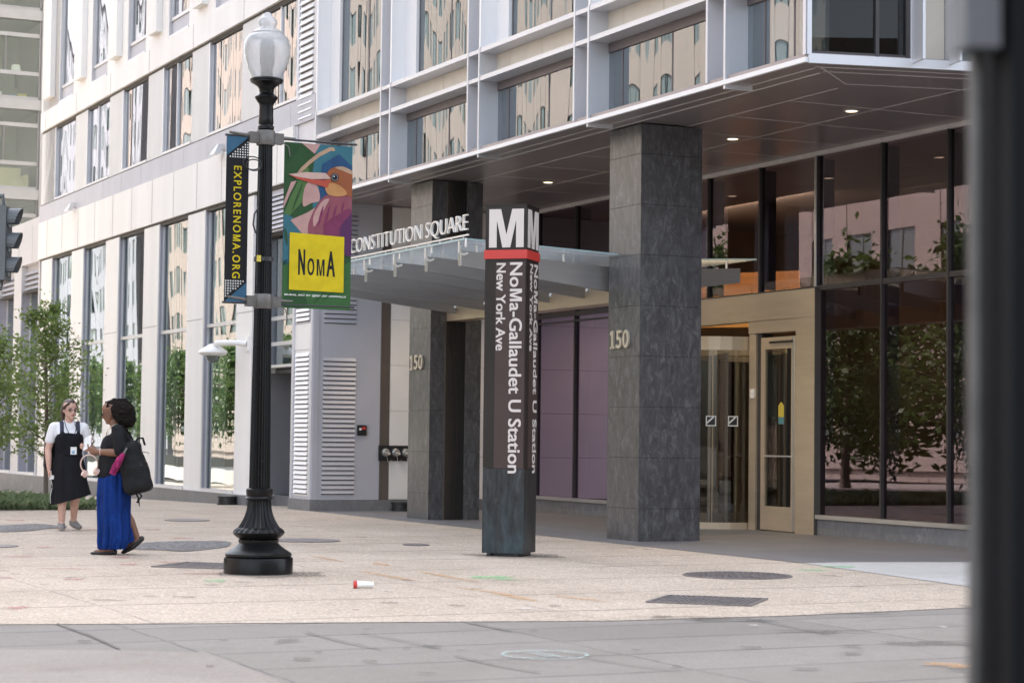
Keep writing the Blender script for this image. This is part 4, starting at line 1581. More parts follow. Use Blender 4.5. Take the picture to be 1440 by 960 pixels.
street_block('tan_stone_building', 'tan stone office block across the street mirrored in the white building windows', 34, 144, -37, 38, 'tan_stone', 3.4, 3.7, 1, stripe=0.9)
street_block('pink_stone_building', 'pink stone building across the street mirrored in the lobby windows', -6, 32, -33, 19, 'pink_stone', 3.6, 4.6, 1)
street_block('gray_stone_building', 'gray office block far along the street mirrored in the farthest windows', 147, 225, -36, 40, 'gray_stone', 4.0, 3.6, 1, stripe=0.9)
street_block('added_dark_block', 'unseen low dark building added behind the viewer across the side street', -14, 40, -40, 12, 'dark_block_wall', 3.6, 3.8, 1, axis='s')  # out of view, added dark so the column sides stay dark


# ================================================================ TREES AND PLANTS
def leaf_mat(name, dark, light):
    m, nt, out = nodes_of(name)
    d = N(nt, 'ShaderNodeBsdfPrincipled', Roughness=0.5)
    oi = nt.nodes.new('ShaderNodeTexCoord')
    n1 = noise(nt, oi.outputs['Object'], 9.0, 3, 0.7)
    c = ramp(nt, n1, [(0.3, dark), (0.7, light)])
    nt.links.new(c, d.inputs['Base Color'])
    t = nt.nodes.new('ShaderNodeBsdfTranslucent')
    nt.links.new(c, t.inputs['Color'])
    mx = nt.nodes.new('ShaderNodeMixShader')
    mx.inputs[0].default_value = 0.4
    nt.links.new(d.outputs[0], mx.inputs[1])
    nt.links.new(t.outputs[0], mx.inputs[2])
    nt.links.new(mx.outputs[0], out.inputs['Surface'])
    return m


M['leaf_spring'] = leaf_mat('fresh_green_leaves', (0.09, 0.14, 0.035), (0.30, 0.39, 0.12))
M['leaf_deep'] = leaf_mat('deep_green_leaves', (0.03, 0.06, 0.015), (0.12, 0.19, 0.05))
M['leaf_cover'] = leaf_mat('ground_cover_leaves', (0.09, 0.14, 0.05), (0.34, 0.40, 0.24))
M['bark'] = principled('gray_brown_bark', (0.15, 0.12, 0.095), 0.9, var=0.25, vscale=10, bump=0.5, bscale=30, stretch=(1, 1, 0.3))


def tree(label, loc, h, crown_r, crown_z0, nleaf, leaf, mat, seed, group=None, limbs=16, upright=0.6, trunk_r=None):
    rnd = random.Random(seed)
    o = thing('street_tree', label, 'tree', loc, rnd.uniform(0, 6), group)
    tr_ = trunk_r or h * 0.012
    m = MB()
    lean = (rnd.uniform(-.15, .15), rnd.uniform(-.15, .15))
    ax = lambda f: Vector((lean[0] * f * f, lean[1] * f * f, h * 0.93 * f))
    m.tube([ax(f) for f in (0, 0.05, 0.3, 0.55, 0.8, 1.0)], [tr_ * 1.5, tr_ * 1.1, tr_, tr_ * 0.75, tr_ * 0.45, tr_ * 0.15], 10)
    tips = []
    for i in range(limbs):
        f = crown_z0 / h + (0.95 - crown_z0 / h) * (i + rnd.random() * 0.6) / limbs
        p = ax(f)
        a = i * 2.4 + rnd.uniform(-0.4, 0.4)
        ff = (f - crown_z0 / h) / max(1e-3, 1 - crown_z0 / h)
        rad = crown_r * (0.55 + 0.6 * math.sin(PI * min(1, ff * 0.9 + 0.12))) * rnd.uniform(0.65, 1.1) * (1 - 0.55 * ff)
        up = rad * upright * rnd.uniform(0.7, 1.4)
        q = p + Vector((math.cos(a) * rad, math.sin(a) * rad, up))
        mid = p.lerp(q, 0.5) + Vector((0, 0, -rad * 0.08))
        m.tube([p, mid, q], [tr_ * 0.45 * (1 - f * 0.6), tr_ * 0.28 * (1 - f * 0.5), tr_ * 0.08], 6, cap=False)
        for j in range(5):
            k = 0.35 + 0.65 * (j + rnd.random()) / 5
            tips.append((p.lerp(q, k) + Vector((rnd.gauss(0, .08), rnd.gauss(0, .08), rnd.gauss(0, .08))) * rad, rad * 0.30))
            w = tips[-1][0]
            m.tube([p.lerp(q, k * 0.85), w], [tr_ * 0.12, tr_ * 0.04], 4, cap=False)
    tips.append((ax(1.0), crown_r * 0.25))
    m.build('trunk', 'bark', o, smooth=60)
    vs, fs = [], []
    for i in range(nleaf):
        c, r = tips[rnd.randrange(len(tips))]
        p = c + Vector((rnd.gauss(0, 1), rnd.gauss(0, 1), rnd.gauss(0, 0.9))) * r * 0.75
        d = Vector((rnd.gauss(0, 1), rnd.gauss(0, 1), rnd.gauss(-0.2, 0.7))).normalized()
        e = d.cross(Vector((rnd.gauss(0, 1), rnd.gauss(0, 1), rnd.gauss(0, 1)))).normalized()
        l = leaf * rnd.uniform(0.6, 1.25)
        k = len(vs)
        vs += [p, p + d * l * 0.45 + e * l * 0.27, p + d * l, p + d * l * 0.45 - e * l * 0.27]
        fs.append((k, k + 1, k + 2, k + 3))
    mb = MB()
    mb._add(vs, fs)
    mb.build('crown', mat, o)
    return o


pa, pb_ = G(64, 704), G(-22, 716)
tree('slender young tree with sparse bright green leaves behind the walking women', (pa.x, pa.y, -0.03), 4.1, 0.88, 0.9, 5600, 0.085, 'leaf_spring', 11, limbs=26, upright=0.8, trunk_r=0.04)
tree('bushy young tree cut off by the left edge, beside the slender one', (pb_.x, pb_.y, -0.02), 3.1, 0.95, 0.8, 4600, 0.085, 'leaf_spring', 12, limbs=18, upright=0.8, trunk_r=0.04)
ROW = [(9, 6.5, 2.2), (17, 7.6, 2.6), (22.5, 8.2, 2.8), (28, 7.6, 2.7), (33.5, 8.0, 2.7), (39.5, 7.4, 2.6), (46, 7.8, 2.7), (54, 5.6, 2.4), (62, 5.4, 2.4), (71, 5.6, 2.4), (81, 5.4, 2.5), (92, 5.8, 2.5), (104, 6.0, 2.6), (118, 6.4, 2.8)]
for i, (s, h, r) in enumerate([(20, 6.4, 2.4), (25.5, 6.8, 2.5), (31, 6.3, 2.4), (37, 6.9, 2.5), (43, 6.5, 2.5), (50, 6.8, 2.5)]):
    tree('bushy low street tree in the back row across the street mirrored in the lobby windows', W(-19.6, s, -0.1), h, r, h * 0.10, 5200, 0.28, 'leaf_deep', 60 + i, 'back row of trees across the road', limbs=20, upright=0.35)
for i, (s, h, r) in enumerate(ROW):
    tree('leafy street tree in the row across the street mirrored in the windows', W(-16.2 + 0.5 * math.sin(i * 2.1), s, -0.1), h, r, h * 0.24, 5200, 0.27, 'leaf_deep', 30 + i, 'street trees across the road', limbs=18, upright=0.45)

rnd = random.Random(5)
vs, fs = [], []
for i in range(15000):
    t, s = rnd.uniform(-8.2, -3.9), 11.7 + 13 * rnd.random() ** 1.5
    p = Vector((t, s, zg(s)))
    a = rnd.uniform(0, 2 * PI)
    hgt = rnd.uniform(0.06, 0.24) * (0.75 + 0.5 * mnoise.noise(Vector((t * 1.3, s * 1.3, 0))) + 0.25)
    d = Vector((math.cos(a), math.sin(a), 0))
    e = Vector((-d.y, d.x, 0)) * rnd.uniform(0.012, 0.028)
    k = len(vs)
    vs += [p - e, p + e, p + d * hgt * 0.35 + Vector((0, 0, hgt * 0.7)) + e * 1.3, p + d * hgt * 0.9 + Vector((0, 0, hgt)), p + d * hgt * 0.35 + Vector((0, 0, hgt * 0.7)) - e * 1.3]
    fs.append((k, k + 1, k + 2, k + 3, k + 4))
mb = MB()
mb._add(vs, fs)
tag(mb.build('ground_cover', 'leaf_cover', None, None, P0, TH), 'low leafy ground cover filling the planting bed by the women', 'plants', kind='stuff')
M['soil'] = principled('dark_soil', (0.07, 0.055, 0.04), 0.95, var=0.3, vscale=6, bump=0.5)
ground_sheet('soil_bed', M['soil'], [(-8.4, 11.6), (-3.85, 11.6), (-3.85, 25.5), (-8.4, 25.5)], 0.006)

# ================================================================ STREET LAMP
lp = G(363, 805.5)
lamp = thing('street_lamp', 'black cast iron street lamp with an acorn globe and fluted shaft', 'street lamp', (lp.x, lp.y, 0), TH)
m = MB()
m.lathe([(0.325, 0.0), (0.325, 0.135), (0.318, 0.15), (0.300, 0.155), (0.312, 0.165), (0.312, 0.185), (0.295, 0.20), (0.255, 0.225), (0.205, 0.262), (0.185, 0.285), (0.19, 0.295), (0.19, 0.315), (0.175, 0.325)], n=48)
m.build('base', 'lamp_black', lamp, smooth=35)
m = MB()
prof = [(0.18, 0.322), (0.205, 0.335), (0.236, 0.365), (0.244, 0.385), (0.236, 0.405), (0.212, 0.425)]
prof += [(0.200 - 0.088 * (1 - (1 - f) ** 2.2), 0.428 + 0.255 * f) for f in [i / 10 for i in range(11)]]
m.lathe(prof, n=128, flute=(22, 0.10, 0.40, 0.70))
m.build('fluted_foot', 'lamp_black', lamp, smooth=35)
m = MB()
m.lathe([(0.105, 0.682), (0.128, 0.69), (0.132, 0.705), (0.118, 0.722), (0.122, 0.73), (0.126, 0.765), (0.126, 0.79), (0.108, 0.80)], n=40)
m.build('collar', 'lamp_black', lamp, smooth=35)
m = MB()
m.lathe([(0.101 - 0.035 * (z - 0.79) / 3.4, z) for z in [0.79 + 3.4 * i / 10 for i in range(11)]], n=120, flute=(20, 0.13, 0.0, 9))
m.build('shaft', 'lamp_black', lamp, smooth=50)
m = MB()
m.lathe([(0.066, 4.19), (0.078, 4.20), (0.078, 4.225), (0.066, 4.24), (0.072, 4.26), (0.070, 4.30), (0.066, 4.42), (0.070, 4.44), (0.095, 4.475), (0.108, 4.495), (0.108, 4.51), (0.088, 4.525),
         (0.068, 4.545), (0.070, 4.58), (0.085, 4.605), (0.125, 4.635), (0.150, 4.645), (0.150, 4.655), (0.160, 4.660), (0.160, 4.675), (0.140, 4.685)], n=48)
m.build('capital', 'lamp_black', lamp, smooth=35)


def globe_mat():
    m, nt, out = nodes_of('prismatic_acrylic_globe')
    tr = N(nt, 'ShaderNodeBsdfTransparent', Color=(0.95, 0.95, 0.95, 1))
    df = N(nt, 'ShaderNodeBsdfDiffuse', Color=(0.93, 0.93, 0.93, 1))
    tl = N(nt, 'ShaderNodeBsdfTranslucent', Color=(0.95, 0.95, 0.95, 1))
    gl = N(nt, 'ShaderNodeBsdfGlossy', Color=(1, 1, 1, 1), Roughness=0.18)
    n1 = noise(nt, coords(nt), 70, 2, 0.5)
    b = N(nt, 'ShaderNodeBump', Strength=0.5, Distance=0.01)
    nt.links.new(n1, b.inputs['Height'])
    for s_ in (df, tl, gl):
        nt.links.new(b.outputs[0], s_.inputs['Normal'])
    m1 = nt.nodes.new('ShaderNodeMixShader')
    m1.inputs[0].default_value = 0.55
    nt.links.new(df.outputs[0], m1.inputs[1])
    nt.links.new(tl.outputs[0], m1.inputs[2])
    m2 = nt.nodes.new('ShaderNodeMixShader')
    m2.inputs[0].default_value = 0.45
    nt.links.new(m1.outputs[0], m2.inputs[1])
    nt.links.new(tr.outputs[0], m2.inputs[2])
    lw = N(nt, 'ShaderNodeFresnel', IOR=1.4)
    nt.links.new(b.outputs[0], lw.inputs['Normal'])
    m3 = nt.nodes.new('ShaderNodeMixShader')
    nt.links.new(lw.outputs[0], m3.inputs[0])
    nt.links.new(m2.outputs[0], m3.inputs[1])
    nt.links.new(gl.outputs[0], m3.inputs[2])
    nt.links.new(m3.outputs[0], out.inputs['Surface'])
    return m


M['globe'] = globe_mat()
m = MB()
m.lathe([(0.132, 4.686), (0.150, 4.72), (0.180, 4.78), (0.208, 4.86), (0.222, 4.94), (0.222, 5.00), (0.205, 5.06), (0.172, 5.10), (0.150, 5.108), (0.150, 5.122), (0.120, 5.145), (0.088, 5.16),
         (0.075, 5.175), (0.085, 5.20), (0.092, 5.225), (0.085, 5.25), (0.060, 5.27), (0.045, 5.285), (0.040, 5.305), (0.018, 5.32)], n=48)
m.build('lamp_globe', 'globe', lamp, smooth=50)
m = MB()
m.lathe([(0.06, 4.69), (0.055, 4.80), (0.07, 4.82), (0.07, 5.02), (0.05, 5.06)], n=20)
m.build('lamp_holder', 'clamp', lamp, smooth=40)
for z, st in ((4.115, 0), (2.56, 1)):
    m = MB()
    m.lathe([(0.085, -0.07), (0.089, -0.06), (0.089, 0.06), (0.085, 0.07)], (0, 0, z), 24)
    m.box(0.08, 0.17, -0.04, 0.04, z - 0.05, z + 0.05)
    m.box(-0.17, -0.08, -0.04, 0.04, z - 0.05, z + 0.05)
    m.tube([(0.15, 0, z + 0.01), (0.30, 0.0, z + 0.015)], [0.022, 0.012], 8)
    m.tube([(-0.15, 0, z + 0.01), (-0.36, 0.0, z + 0.035)], [0.022, 0.012], 8)
    m.tube([(0.16, -0.02, z - 0.03), (0.22, -0.03, z - 0.07), (0.24, -0.02, z - 0.16)], 0.006, 6)
    m.build('banner_clamp', 'clamp', lamp, smooth=40)
    m = MB()
    yb = z + 0.005 if not st else z - 0.02
    m.tube([(0.14, 0, yb), (0.93, 0, yb)], 0.011, 8)
    m.tube([(-0.12, 0, yb), (-0.40, 0, yb)], 0.011, 8)
    m.build('banner_arm', 'black_metal', lamp, smooth=40)
m = MB()
for k, (dx, dz, r) in enumerate(((-0.15, 3.86, 0.10), (-0.14, 3.84, 0.085))):
    m.tube([(dx + r * 0.9 * math.cos(a), -0.06 - 0.02 * k, dz + r * 0.62 * math.sin(a)) for a in [2 * PI * i / 20 for i in range(21)]], 0.006, 6)
m.tube([(-0.075, -0.05, 3.9), (-0.082, -0.06, 3.3), (-0.085, -0.06, 2.7)], 0.005, 6)
m.tube([(-0.075, -0.05, 3.45), (-0.12, -0.06, 3.38), (-0.13, -0.06, 3.28), (-0.10, -0.05, 3.2)], 0.008, 6)
m.build('cable_loop', 'black_metal', lamp, smooth=60)
m = MB()
m.lathe([(0.093, -0.02), (0.093, 0.02)], (0, 0, 2.96), 24)
m.build('cable_strap', 'black_metal', lamp)
m = MB()
m.box(-0.095, -0.055, -0.085, -0.075, 2.93, 2.99)
m.build('yellow_tag', 'yellow_sticker', lamp)


def flat_mat(name, col, rough=0.75):
    return principled(name, col, rough, spec=0.15, var=0.10, vscale=9)


for k_, c_ in dict(b_black=(0.02, 0.02, 0.022), b_blue=(0.05, 0.13, 0.21), b_yellow=(0.52, 0.40, 0.015), b_green=(0.05, 0.13, 0.045), b_leaf=(0.035, 0.085, 0.035), b_leaf2=(0.09, 0.17, 0.06),
                   b_teal=(0.05, 0.16, 0.20), b_deepblue=(0.03, 0.08, 0.17), b_tan=(0.45, 0.30, 0.20), b_pink=(0.50, 0.30, 0.27), b_beak=(0.58, 0.40, 0.34), b_red=(0.45, 0.09, 0.06),
                   b_rust=(0.30, 0.10, 0.045), b_orange=(0.50, 0.25, 0.10), b_mag=(0.27, 0.085, 0.11), b_mag2=(0.20, 0.045, 0.10), b_purple=(0.10, 0.035, 0.10), b_white=(0.75, 0.74, 0.70), b_gray=(0.30, 0.31, 0.36)).items():
    M[k_] = flat_mat('banner_' + k_[2:], c_ if k_ in ('b_yellow', 'b_white') else tuple(q * 0.78 for q in c_))

# --- left banner
ban = thing('lamp_banner', 'narrow black banner with yellow vertical lettering on the left of the street lamp', 'banner', (lp.x, lp.y, 0), TH)
x0, x1, z0, z1 = -0.385, -0.165, 2.545, 4.115
m = MB()
m.box(x0, x1, -0.004, 0.004, z0, z1, 0)


def bq(mb, pts, y, mi):
    """flat shape on a banner's street face; points (x, z)"""
    p = [Vector((x, y, z)) for x, z in pts]
    mb.prism(p, (0, 0.0011, 0), mi)


bq(m, [(x0, z1), (x1, z1), (x0, z1 - 0.19)], -0.0055, 1)
bq(m, [(x1, z0), (x0, z0), (x1, z0 + 0.19)], -0.0055, 1)
for i in range(9):
    for j in range(8):
        x = x0 + 0.012 + i * 0.0245
        for zz, ok in ((z1 - 0.03 - j * 0.024, (x - x0) / (x1 - x0) + (0.03 + j * 0.024) / 0.19 > 1.15),
                       (z0 + 0.03 + j * 0.024, (x1 - x) / (x1 - x0) + (0.03 + j * 0.024) / 0.19 > 1.15)):
            if ok and j * 0.024 < 0.18:
                bq(m, [(x - 0.0055, zz - 0.006), (x + 0.0055, zz - 0.006), (x + 0.0055, zz + 0.006), (x - 0.0055, zz + 0.006)], -0.0055, 2)
m.build('cloth', ['b_black', 'b_blue', 'b_white'], ban)
m = MB()
put_text(m, 'EXPLORENOMA.ORG', ((x0 + x1) / 2 - 0.035, -0.0045, 3.83), (0, 0, -1), (1, 0, 0), 1.06, 0.075, 0.001, 0.0, 1.28, bold=0.02)
m.build('lettering', 'b_yellow', ban)

# --- right banner: a long-billed bird over a yellow square
ban = thing('lamp_banner', 'colourful bird mural banner with a yellow square on the right of the street lamp', 'banner', (lp.x, lp.y, 0), TH)
x0, x1, z0, z1 = 0.19, 0.885, 2.51, 4.095
BW, BH = x1 - x0, z1 - z0
m = MB()
m.box(x0, x1, -0.004, 0.004, z0, z1, 0)


def bp2(pts, lay, mi):
    # pts in fractions of the banner: x 0..1 from the left, y 0..1 from the top
    q = []
    for x, y in pts:
        q.append((x0 + min(1, max(0, x)) * BW, z1 - min(1, max(0, y)) * BH))
    bq(m, q, -0.0048 - 0.0012 * lay, mi)


def curve(pts, n=6):
    """closed Catmull-Rom outline"""
    out = []
    L = len(pts)
    for i in range(L):
        p0_, p1_, p2_, p3_ = (Vector(pts[(i + k - 1) % L]) for k in range(4))
        for j in range(n):
            t = j / n
            out.append(tuple(0.5 * ((2 * p1_) + (p2_ - p0_) * t + (2 * p0_ - 5 * p1_ + 4 * p2_ - p3_) * t * t + (3 * p1_ - p0_ - 3 * p2_ + p3_) * t ** 3)))
    return out


BM = ['b_leaf', 'b_teal', 'b_deepblue', 'b_tan', 'b_pink', 'b_green', 'b_leaf2', 'b_beak', 'b_red', 'b_rust', 'b_orange', 'b_mag', 'b_mag2', 'b_purple', 'b_black', 'b_white', 'b_yellow', 'b_gray']
bi = {n_: i for i, n_ in enumerate(BM)}
bp2([(0.48, 0), (1, 0), (1, 0.55), (0.45, 0.55), (0.40, 0.2)], 1, bi['b_teal'])
bp2([(0.55, 0.12), (0.8, 0.05), (1, 0.12), (1, 0.34), (0.5, 0.34)], 2, bi['b_deepblue'])
bp2([(0.25, 0.0), (0.52, 0.0), (0.44, 0.06)], 2, bi['b_pink'])
bp2([(0.0, 0.44), (0.24, 0.16), (0.34, 0.14), (0.42, 0.24), (0.30, 0.34), (0.1, 0.44)], 2, bi['b_leaf2'])
bp2(curve([(0.30, 0.27), (0.40, 0.22), (0.50, 0.27), (0.52, 0.34), (0.40, 0.36), (0.28, 0.38)]), 3, bi['b_pink'])
bp2([(0.0, 0.36), (0.10, 0.24), (0.18, 0.23), (0.08, 0.32), (0.0, 0.40)], 3, bi['b_pink'])
arc_ = [(0.16, 0.20), (0.24, 0.15), (0.36, 0.10), (0.50, 0.05), (0.66, 0.012), (0.72, 0.012)]
bp2(arc_ + [(x + 0.02, y + 0.022) for x, y in reversed(arc_)], 3, bi['b_tan'])
bp2(curve([(-0.05, 0.46), (0.12, 0.45), (0.25, 0.52), (0.22, 0.66), (0.05, 0.74), (-0.05, 0.70)]), 2, bi['b_teal'])
bp2([(0.0, 0.72), (0.12, 0.70), (0.3, 0.74), (0.6, 0.80), (1.0, 0.70), (1.0, 1.0), (0.0, 1.0)], 2, bi['b_green'])
bp2(curve([(0.04, 0.93), (0.2, 0.90), (0.36, 0.95), (0.3, 1.0), (0.05, 1.0)]), 3, bi['b_leaf'])
bp2([(0.10, 0.47), (0.34, 0.42), (0.62, 0.34), (0.62, 0.5), (0.3, 0.56)], 3, bi['b_pink'])
bp2(curve([(0.40, 0.44), (0.55, 0.33), (0.72, 0.29), (0.95, 0.27), (1.06, 0.36), (1.06, 0.62), (0.8, 0.66), (0.5, 0.62), (0.36, 0.54)]), 4, bi['b_mag'])
bp2(curve([(0.62, 0.48), (0.80, 0.42), (0.97, 0.38), (1.03, 0.45), (1.03, 0.62), (0.8, 0.64), (0.6, 0.58)]), 5, bi['b_mag2'])
bp2(curve([(0.82, 0.52), (0.93, 0.44), (1.04, 0.42), (1.04, 0.64), (0.9, 0.66)]), 6, bi['b_purple'])
bp2(curve([(0.44, 0.43), (0.56, 0.345), (0.66, 0.33), (0.58, 0.40), (0.50, 0.47), (0.44, 0.50)]), 5, bi['b_pink'])
for q0, q1, ww_ in (((0.58, 0.37), (0.50, 0.50), 0.02), ((0.68, 0.36), (0.58, 0.52), 0.02), ((0.78, 0.36), (0.70, 0.47), 0.018), ((0.88, 0.34), (0.84, 0.42), 0.016), ((0.66, 0.50), (0.62, 0.56), 0.016)):
    bp2(curve([q0, (q0[0] * 0.4 + q1[0] * 0.6 + ww_, q0[1] * 0.4 + q1[1] * 0.6), q1, (q0[0] * 0.6 + q1[0] * 0.4 - ww_, q0[1] * 0.6 + q1[1] * 0.4)]), 6, bi['b_mag2'])
for q0, q1, ww_ in (((0.03, 0.12), (0.20, 0.02), 0.015), ((0.05, 0.36), (0.20, 0.22), 0.015), ((0.12, 0.42), (0.27, 0.24), 0.012), ((0.06, 0.62), (0.02, 0.52), 0.02), ((0.6, 0.95), (0.95, 0.80), 0.02), ((0.45, 0.97), (0.7, 0.86), 0.015)):
    bp2(curve([q0, (q0[0] * 0.4 + q1[0] * 0.6 + ww_, q0[1] * 0.4 + q1[1] * 0.6), q1, (q0[0] * 0.6 + q1[0] * 0.4 - ww_, q0[1] * 0.6 + q1[1] * 0.4)]), 6, bi['b_leaf'])
bp2(curve([(0.60, 0.20), (0.66, 0.15), (0.80, 0.125), (0.96, 0.14), (1.05, 0.18), (1.05, 0.30), (0.9, 0.30), (0.68, 0.295), (0.60, 0.27)]), 7, bi['b_rust'])
bp2(curve([(0.60, 0.25), (0.70, 0.23), (0.84, 0.25), (0.92, 0.29), (0.80, 0.31), (0.64, 0.30)]), 8, bi['b_orange'])
bp2(curve([(0.74, 0.135), (0.86, 0.125), (1.0, 0.15), (1.0, 0.17), (0.85, 0.15)]), 8, bi['b_tan'])
bp2([(0.06, 0.195), (0.30, 0.175), (0.60, 0.172), (0.68, 0.205), (0.40, 0.215), (0.15, 0.205)], 9, bi['b_beak'])
bp2([(0.06, 0.195), (0.18, 0.207), (0.42, 0.216), (0.68, 0.213), (0.63, 0.262), (0.45, 0.245), (0.18, 0.218)], 9, bi['b_red'])
ec = (0.735, 0.195)
for r, lay, c_ in ((0.058, 10, 'b_black'), (0.046, 11, 'b_gray'), (0.038, 12, 'b_black')):
    bp2([(ec[0] + r * math.cos(a), ec[1] + r * 0.44 * math.sin(a)) for a in [2 * PI * i / 18 for i in range(18)]], lay, bi[c_])
bp2([(ec[0] - 0.012 + 0.008 * math.cos(a), ec[1] - 0.005 + 0.0035 * math.sin(a)) for a in [2 * PI * i / 8 for i in range(8)]], 13, bi['b_white'])
bp2([(0.09, 0.545), (0.89, 0.555), (0.89, 0.895), (0.09, 0.89)], 10, bi['b_yellow'])
m.build('cloth', BM, ban)
m = MB()
yy = -0.0048 - 0.0012 * 10.2
zt = z1 - 0.795 * BH
for ch, xf, wf, hf in (('N', 0.225, 0.088, 0.152), ('O', 0.358, 0.092, 0.102), ('M', 0.490, 0.115, 0.100), ('A', 0.640, 0.115, 0.152)):
    if ch == 'M':
        w_, h_, o_ = wf * BW, hf * BH, (x0 + xf * BW, zt - xf * 0.012)
        st = w_ * 0.21
        q_ = [(0, 0), (st, 0), (st, h_ * 0.8), (w_ / 2 - st * .4, 0), (w_ / 2 + st * .4, 0), (w_ - st, h_ * 0.8), (w_ - st, 0), (w_, 0), (w_, h_), (w_ - st * 1.3, h_), (w_ / 2, h_ * 0.22), (st * 1.3, h_), (0, h_)]
        for pl2 in ([0, 1, 2, 12], [12, 2, 3, 10, 11], [3, 4, 10], [4, 5, 8, 9, 10], [5, 6, 7, 8]):
            m.prism([(o_[0] + q_[j][0], yy - 0.001, o_[1] + q_[j][1]) for j in pl2], (0, 0.001, 0))
        continue
    put_text(m, ch, (x0 + xf * BW, yy, zt - xf * 0.012), (1, 0, 0), (0, 0, 1), wf * BW, hf * BH, 0.001, 0.0, bold=0.018)
m.build('lettering', 'b_black', ban)
m = MB()
put_text(m, 'MURAL ART BY @REDSWANWALLS', (x0 + 0.03 * BW, -0.009, z1 - 0.928 * BH), (1, 0, 0), (0, 0, 1), 0.90 * BW, 0.0135 * BH, 0.0008, 0.0, bold=0.03)
m.build('credit_line', 'b_white', ban)

# ================================================================ STATION PYLON
pn = G(735.5, 783.0)
PR = math.radians(-17.2)
pw = 0.475
ctr = Vector((pn.x, pn.y, 0)) + Matrix.Rotation(PR, 3, 'Z') @ Vector((-pw / 2, pw / 2, 0))
py = thing('station_pylon', 'dark bronze square metro station pylon with white letters and a red band', 'sign', (ctr.x, ctr.y, 0), PR)


def patina():
    m, nt, out = nodes_of('weathered_bronze_patina')
    p = N(nt, 'ShaderNodeBsdfPrincipled', Roughness=0.42, Metallic=0.35)
    n1 = noise(nt, coords(nt, (1, 1, 0.22)), 13, 7, 0.72, 0.8)
    n2 = noise(nt, coords(nt, (1, 1, 0.5)), 3.2, 4, 0.6, 0.5)
    c1 = ramp(nt, n1, [(0.36, (0.012, 0.012, 0.012)), (0.52, (0.030, 0.031, 0.032)), (0.66, (0.055, 0.062, 0.070)), (0.80, (0.20, 0.21, 0.23))])
    sx = nt.nodes.new('ShaderNodeSeparateXYZ')
    nt.links.new(coords(nt), sx.inputs[0])
    low = math_n(nt, 'SUBTRACT', 1.15, math_n(nt, 'MULTIPLY', sx.outputs[2], 1.0), clamp=True)
    f = math_n(nt, 'MULTIPLY', low, ramp(nt, n2, [(0.40, (0, 0, 0)), (0.68, (1, 1, 1))]), clamp=True)
    c2 = mixc(nt, math_n(nt, 'MULTIPLY', f, 0.42), c1, (0.055, 0.11, 0.13))
    nt.links.new(c2, p.inputs['Base Color'])
    b = N(nt, 'ShaderNodeBump', Strength=0.2, Distance=0.006)
    nt.links.new(n1, b.inputs['Height'])
    nt.links.new(b.outputs[0], p.inputs['Normal'])
    nt.links.new(p.outputs[0], out.inputs['Surface'])
    return m


M['patina'] = patina()
M['pylon_brown'] = principled('dark_bronze_sheet', (0.030, 0.024, 0.021), 0.42, metal=0.2, spec=0.3, var=0.2, vscale=3, stretch=(1, 1, 0.4), rvar=0.15)
M['sign_brown'] = principled('brown_sign_plate', (0.062, 0.042, 0.037), 0.5, spec=0.3, var=0.08)
M['sign_red'] = principled('red_band_enamel', (0.56, 0.045, 0.035), 0.4, var=0.04)
M['sign_white'] = principled('white_letter_vinyl', (0.66, 0.60, 0.56), 0.5, var=0.02)
hw = pw / 2
PT = 3.86
m = MB()
m.box(-hw, hw, -hw, hw, 0.035, 0.96)
m.build('base', 'patina', py)
m = MB()
m.box(-hw + 0.05, hw - 0.05, -hw + 0.05, hw - 0.05, 0.0, 0.034)
for sx_ in (-1, 1):
    for sy_ in (-1, 1):
        m.lathe([(0.03, 0), (0.03, 0.03)], (sx_ * (hw - 0.08), sy_ * (hw - 0.02), 0.002), 10)
m.build('foot', 'black_metal', py)
m = MB()
m.box(-hw, hw, -hw, hw, 0.962, 3.268)
m.build('shaft', 'pylon_brown', py)
m = MB()
m.box(-hw - 0.012, hw + 0.012, -hw - 0.012, hw + 0.012, 3.27, 3.368)
m.build('red_band', 'sign_red', py)
m = MB()
m.box(-hw, hw, -hw, hw, 3.37, PT)
m.box(-hw - 0.008, hw + 0.008, -hw - 0.008, hw + 0.008, PT + 0.001, PT + 0.012)
m.build('sign_head', 'pylon_brown', py)
